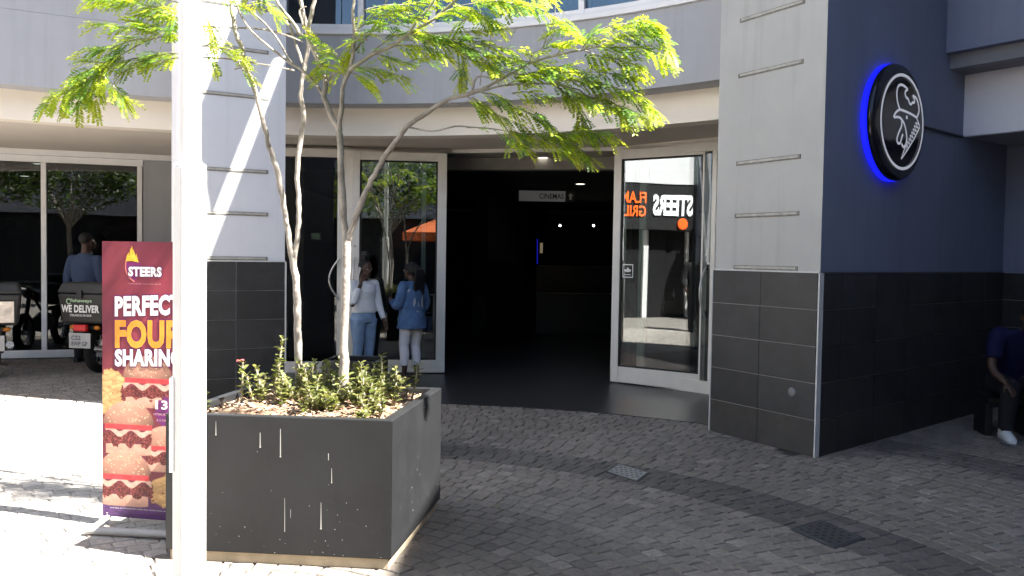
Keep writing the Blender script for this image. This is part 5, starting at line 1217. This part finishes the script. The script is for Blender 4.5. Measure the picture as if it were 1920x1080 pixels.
# ------------------------------------------------------------ delivery motorcycles
def motorcycle(x, y, ang, label, boxlabel, front_panel=False):
    th = ang; f = Vector((math.cos(th), math.sin(th), 0)); l = Vector((-math.sin(th), math.cos(th), 0)); B = Vector((x, y, 0))
    def P(a, b, z): return B + f * a + l * b + Z3 * z
    M = Matrix((f, l, Z3)).transposed()
    t = thing('delivery_motorcycle', B, label, 'motorcycle')
    blk = mat('bike black', (.018, .018, .02), .45, .2, 8)
    for a in (0, 1.28):
        w_ = MB(); w_.lathe(P(a, 0, .30), [(.20, -.045), (.27, -.05), (.30, -.025), (.305, 0), (.30, .025), (.27, .05), (.20, .045)], l, 36); wo = w_.build('wheel', mat('tyre rubber', (.014, .014, .014), .85, .2, 30), t, 50)
        r_ = MB(); r_.lathe(P(a, 0, .30), [(.205, -.04), (.19, -.02), (.19, .02), (.205, .04)], l, 30); r_.lathe(P(a, 0, .30), [(0, -.06), (.045, -.06), (.045, .06), (0, .06)], l, 16)
        for k in range(12):
            an = k * math.pi / 6; d = f * math.cos(an) + Z3 * math.sin(an); r_.tube([P(a, 0, .30) + d * .04, P(a, 0, .30) + d * .195], .004, 5)
        r_.build('rim', STEEL, wo, 40)
    mg = MB(); pts = [P(.335 * math.cos(an), 0, .30 + .335 * math.sin(an)) for an in np.linspace(R_(155), R_(60), 12)]; mg.tube(pts, .065, 10, ell=.5); mg.build('mudguard', blk, t, 50)
    MB().loft([(P(.15, 0, .74), l * .10, Z3 * .05), (P(.45, 0, .76), l * .13, Z3 * .06), (P(.7, 0, .78), l * .10, Z3 * .05)], 14).build('saddle', mat('black vinyl', (.012, .012, .012), .5), t, 60)
    MB().loft([(P(.68, 0, .80), l * .06, Z3 * .07), (P(.85, 0, .86), l * .12, Z3 * .11), (P(1.05, 0, .88), l * .10, Z3 * .08)], 14).build('fuel_tank', mat('bike red paint', (.25, .015, .015), .25), t, 60)
    MB().loft([(P(.45, 0, .42), l * .12, Z3 * .14), (P(.65, 0, .42), l * .14, Z3 * .17), (P(.85, 0, .40), l * .10, Z3 * .12)], 12).build('engine', mat('engine metal', (.12, .12, .12), .4, .3, 30, 0, 60, .5, .7), t, 50)
    fr = MB(); fr.tube([P(1.28, .0, .30), P(1.06, 0, 1.02)], .035, 8); fr.tube([P(1.05, 0, .92), P(.7, 0, .62), P(-.1, 0, .60)], .028, 8); fr.tube([P(0, -.11, .30), P(.45, -.12, .36)], .02, 8); fr.tube([P(0, .11, .30), P(.45, .12, .36)], .02, 8); fr.tube([P(.02, -.12, .32), P(-.05, -.13, .58)], .025, 8); fr.tube([P(.02, .12, .32), P(-.05, .13, .58)], .025, 8)
    baked(fr, .012, 1).build('frame', blk, t, 180)
    MB().tube([P(.98, -.36, 1.05), P(1.05, -.15, 1.08), P(1.05, .15, 1.08), P(.98, .36, 1.05)], .014, 8).build('handlebar', STEEL, t, 50)
    MB().tube([P(.5, -.17, .33), P(.1, -.19, .36), P(-.28, -.2, .42)], [.03, .045, .045], 12).build('exhaust', STEEL, t, 50)
    MB().ell(P(1.16, 0, .92), (.09, .09, .1), M).build('headlight', mat('bike lamp', (.6, .6, .6), .2), t, 60)
    for s_ in (-1, 1): MB().ell(P(-.30, s_ * .17, .61), (.03, .045, .03), M).build('indicator', mat('amber lens', (.5, .16, .01), .25), t, 60)
    MB().box(P(-.38, 0, .61), (.07, .18, .085), M).build('tail_light', mat('red lens', (.55, .02, .02), .2), t, None, .015)
    # number plate
    pl_ = MB().box(P(-.40, 0, .45), (.006, .30, .19), M).build('number_plate', mat('plate white', (.40, .40, .39), .5), t, None, .003)
    MB().box(P(-.385, 0, .5), (.02, .05, .22), M).build('plate_bracket', blk, t)
    # carrier box
    bz0, bh, bw, bdp = .66, .52, .66, .50; bc_ = P(-.14, 0, bz0 + bh / 2); BM = mat('charcoal box shell', (.024, .024, .023), .5, .15, 6, .1, 50)
    bb = MB()
    def ring(z, g): return [bc_ + f * (a * (bdp / 2 + g)) + l * (b * (bw / 2 + g)) + Z3 * z for a, b in ((-1, -1), (1, -1), (1, 1), (-1, 1))]
    bb.hexa(ring(-bh / 2, -.04), ring(.12, 0)); bo = bb.build('delivery_box', BM, t, None, .03)
    ld = MB(); ld.hexa(ring(.125, .008), ring(bh / 2, -.04)); ld.build('lid', BM, bo, None, .03)
    MB().box(bc_ - f * (bdp / 2 + .012) + Z3 * .115, (.03, .07, .10), M).build('latch', mat('latch dark', (.02, .02, .02), .4), bo, None, .006)
    MB().box(P(-.1, 0, bz0 - .05), (.40, .3, .05), M).build('carrier_rack', blk, t)
    nrm = -f - Z3 * .12; nrm.normalize(); upv = (Z3 - nrm * Z3.dot(nrm)).normalized(); xr = -l
    o = bc_ - f * (bdp / 2 - .012) + Z3 * (-.10)
    if front_panel:
        s = MB(); s.add([o + xr * a + upv * b_ + nrm * .025 for a, b_ in ((-.25, -.12), (.25, -.12), (.25, .14), (-.25, .14))], [(0, 1, 2, 3)]); s.build('advert_panel', mat('advert panel', (.72, .64, .55), .35, .45, 7), bo, recalc=False)
    else:
        w = mat('box lettering white', (.75, .75, .73), .5)
        s = MB(); put_text(s, 'WE DELIVER', o + xr * -.265 + upv * -.015, xr, .53, .095, nrm, .014, .04, space=1.05); s.build('lettering', w, bo, recalc=False)
        s = MB(); put_text(s, 'STERLAND 012 345 NONE', o + xr * -.15 + upv * -.065, xr, .30, .028, nrm, .012, .01); s.build('lettering', w, bo, recalc=False)
        s = MB(); put_text(s, 'fishaways', o + xr * -.13 + upv * .105, xr, .30, .055, nrm, .012, .012); ribbon(s, curve_pts([V2(-.15 + .03 * math.cos(k), .125 + .032 * math.sin(k)) for k in np.linspace(.6, 5.6, 8)], 3), .012, o, xr, upv, nrm, .012)
        s.build('lettering', mat('box lettering green', (.45, .62, .40), .5), bo, recalc=False)
    o2 = P(-.4035, 0, .45); s = MB()
    if not front_panel:
        put_text(s, 'CS2', o2 + xr * -.115 + Z3 * .008, xr, .13, .055, -f, .001, .01); put_text(s, '8WP GP', o2 + xr * -.115 - Z3 * .066, xr, .225, .055, -f, .001, .01)
        s.build('lettering', mat('plate ink', (.03, .03, .06), .5), pl_, recalc=False)
    return t
q = gz(196, 690); p_ = at(168, 627, 11.2)
motorcycle(p_.x + .19, 11.1, R_(80), 'delivery motorcycle with charcoal WE DELIVER box and white number plate, behind the banner', '')
p_ = at(-4, 560, 10.4)
motorcycle(p_.x - .17, 10.55, R_(119), 'delivery motorcycle cut off at the left edge, bright panel on its box', '', True)

# ------------------------------------------------------------ what the glass reflects: the plaza behind and beside the viewer
tw = thing('grill_shop', (-9.4, 5, 0), 'shop with white upper wall and lit white letters, mirrored in the door glass', 'shop')
MB().prism([(-9.3, -6), (-8.9, 6.6), (-9.6, 6.7), (-10.2, -6)], 3.56, 7.4).build('upper_wall', WHITEP, tw)
MB().prism([(-9.32, -6), (-8.93, 6.6), (-9.6, 6.6), (-10.2, -6)], 2.35, 3.559).build('sign_band', mat('dark sign band', (.02, .02, .022), .6), tw)
MB().prism([(-9.75, -6), (-9.35, 6.6), (-9.6, 6.6), (-10.2, -6)], 0, 2.349).build('shop_front_wall', mat('dark shop front', (.02, .02, .022), .3), tw)
sx = V2(.4, 12.6).normalized(); sn = Vector((sx.y, -sx.x, 0)); p1 = V2(-9.32, -6)
def on_sign(Y): k = (Y + 6) / 12.6; return Vector((-9.32 + .39 * k, Y, 0))
s = MB(); put_text(s, 'STEERS', on_sign(3.70) + Z3 * 2.72, V3(sx, 0), 1.22, .56, sn, .04, .045); s.build('lettering', emis('lit white letters', (.9, .9, .9), .6), tw, recalc=False)
s = MB(); put_text(s, 'FLAME', on_sign(5.12) + Z3 * 3.03, V3(sx, 0), .90, .29, sn, .04, .02); put_text(s, 'GRILL', on_sign(5.12) + Z3 * 2.68, V3(sx, 0), .80, .29, sn, .04, .02); s.build('lettering', emis('lit orange letters', (1, .14, .02), .8), tw, recalc=False)
s = MB(); s.lathe(on_sign(4.0) + Z3 * 2.52 + sn * .05, [(0, .03), (.13, .03), (.15, 0)], sn, 24); s.build('round_logo', emis('lit orange disc', (1, .13, .02), .7), tw, recalc=False)
for Y_, w_ in ((2.6, .08), (3.6, .08), (4.9, .14), (5.75, .10)): MB().box(on_sign(Y_) - sn * .38 + Z3 * 1.17, (.10, w_, 2.33)).build('frame_post', ALUW, tw)
fb = thing('far_building', (0, -16, 0), 'pale building closing the plaza behind the viewer', 'building')
MB().prism([(-14, -11), (16, -11), (16, -18), (-14, -18)], 3.0, 8.5).build('upper_wall', GREY_L, fb); MB().prism([(-14, -11.6), (16, -11.6), (16, -18), (-14, -18)], 0, 2.999).build('shop_front_wall', mat('dark shop front', (.02, .02, .022), .3), fb)
for k in range(9): MB().box((-12 + 3.2 * k, -10.99, 6), (1.8, .06, 1.6)).build('window', mat('far window', (.03, .05, .08), .1), fb)
def umbrella(x, y, label):
    t = thing('market_umbrella', (x, y, 0), label, 'umbrella', 'orange umbrellas behind the viewer')
    OR = mat('orange canvas', (.75, .17, .05), .8, .08, 4)
    n = 8; vs = [Vector((x, y, 2.95))]; rim = [Vector((x + 1.6 * math.cos(2 * math.pi * k / n), y + 1.6 * math.sin(2 * math.pi * k / n), 2.3)) for k in range(n)]
    m_ = MB(); m_.add(vs + rim, [(0, 1 + k, 1 + (k + 1) % n) for k in range(n)]); m_.add([r for r in rim] + [r - Z3 * .25 for r in rim], [(k, (k + 1) % n, n + (k + 1) % n, n + k) for k in range(n)])
    m_.build('canopy', OR, t, recalc=False); MB().tube([(x, y, 0), (x, y, 2.95)], .03, 10).build('pole', ALU, t, 50); MB().lathe((x, y, 0), [(0, .1), (.3, .08), (.34, 0)], (0, 0, 1), 24).build('base', mat('umbrella base', (.1, .1, .1), .8), t, 40)
umbrella(1.2, -5.2, 'orange market umbrella behind the viewer, mirrored in the left glass door'); umbrella(4.6, -6.5, 'second orange market umbrella further right behind the viewer')
def back_tree(x, y, label):
    t = thing('plaza_tree', (x, y, 0), label, 'tree', 'leafy trees behind the viewer')
    k_ = MB(); k_.tube([(x, y, 0), (x + .05, y, 1.4), (x - .05, y + .1, 2.6)], [.09, .07, .05], 10)
    c_ = MB()
    for i in range(9):
        an = i * .7; e = Vector((x + 1.3 * math.cos(an), y + 1.3 * math.sin(an), 3.6 + (i % 3) * .5)); k_.tube([(x, y, 2.2), e.lerp(Vector((x, y, 2.6)), .4), e], [.04, .03, .012], 6)
    for i in range(2600):
        v = Vector((random.gauss(0, 1), random.gauss(0, 1), random.gauss(0, .6))); v = v.normalized() * random.uniform(.5, 1.) ** .5 * 1.9; v.z *= .55; q_ = Vector((x, y, 3.7)) + v
        a = Vector((random.gauss(0, 1), random.gauss(0, 1), random.gauss(0, .5))).normalized() * .10; b = a.cross(Vector((random.random(), random.random(), 1))).normalized() * .05; g_ = random.uniform(.6, 1.3)
        c_.add([q_ - a, q_ + b, q_ + a, q_ - b], [(0, 1, 2, 3)], (g_, g_, g_))
    k_.build('trunk', BARK, t, 60); c_.build('crown', leafmat('plaza tree leaf', (.07, .12, .025), (.10, .16, .02)), t, recalc=False)
back_tree(-.9, -3.4, 'leafy plaza tree behind the viewer, mirrored in the left glass door'); back_tree(-7.2, 1.6, 'leafy plaza tree left of the viewer, mirrored in the shop window')
back_tree(-4.8, -1.6, 'leafy plaza tree behind and left of the viewer, mirrored in the shop window')

# ------------------------------------------------------------ small litter and hall details
lt = MB()
for k in range(420):
    x = random.uniform(-5, 4); y = random.uniform(3.2, 9.2); c = V2(x, y)
    if in_floor(c) or (c - PRb).dot(V2(-.66, .75)) > .1 and x > 2.3: continue
    if all(abs(v) < .62 for v in (x - bc.x, y - bc.y)): continue
    if random.random() > math.exp(-((x + .2) ** 2 + (y - 5.0) ** 2) / 9): continue
    an = random.uniform(0, 6.28); a = Vector((math.cos(an), math.sin(an), random.uniform(-.1, .25))) * random.uniform(.008, .022); b = Vector((-math.sin(an), math.cos(an), random.uniform(-.1, .3))) * random.uniform(.003, .006); p = Vector((x, y, .012))
    t = random.choice([(.20, .15, .07), (.26, .24, .08), (.12, .08, .05), (.30, .26, .20)])
    lt.add([p - a, p + b, p + a, p - b], [(0, 1, 2, 3)], t)
tag(lt.build('leaf_litter', attrmat('dry leaf litter', 'tone', .9, 0, 60, .2, 30), recalc=False), 'scattered dry leaflets on the paving around the planter', None, None, 'stuff')
for (y0, Y, l) in ((498, 19.5, 'pale counter edge line deep in the dark hall, upper of two'), (549, 17.8, 'pale counter edge line deep in the dark hall, lower of two')):
    a = at(1006, y0, Y); b = at(1150, y0 + 3, Y)
    cnt = thing('hall_counter', ((a.x + b.x) / 2, Y, 0), l, 'counter', 'counters deep in the hall')
    MB().box(((a.x + b.x) / 2, Y, a.z), (b.x - a.x, .03, .014)).build('edge_strip', mat('counter steel', (.35, .35, .35), .35, .1, 5), cnt)
    MB().box(((a.x + b.x) / 2, Y + .2, (a.z - .008) / 2), (b.x - a.x, .34, a.z - .008)).build('counter_body', mat('counter black', (.02, .02, .021), .35), cnt)
for (x, y, Y, w_, h_, col, l) in ((593, 443, 14.5, .14, .10, (.35, .45, .3), 'faint lit sign seen through the narrow dark glass beside the tree trunks'), (1015, 465, 18.5, .06, .22, (.5, .4, .25), 'faint lit display beside the blue light strip'), (912, 420, 19, .05, .4, (.2, .2, .2), 'faint upright poster edge on the left of the dark hall')):
    p = at(x, y, Y); t = thing('dim_sign', p, l, 'sign', 'dim signs inside the hall')
    MB().box(p, (w_ + .04, .04, h_ + .04)).build('sign_case', BLACK, t); MB().box(p - Vector((0, .022, 0)), (w_, .004, h_)).build('lit_face', emis('dim sign %d' % x, col, .05), t)

aw_ = thing('skylight_blocker', (4.9, -3, 0), 'unseen dark wall added right of the viewer to block skylight', 'wall')  # block added out of view to darken the right-hand corner
MB().prism([(4.85, -9), (4.85, 3.0), (5.2, 3.2), (9.9, 1.6), (9.9, -9)], 0, 6.79).build('front', mat('dark blocker wall', (.06, .06, .065), .6, .2, 2), aw_)
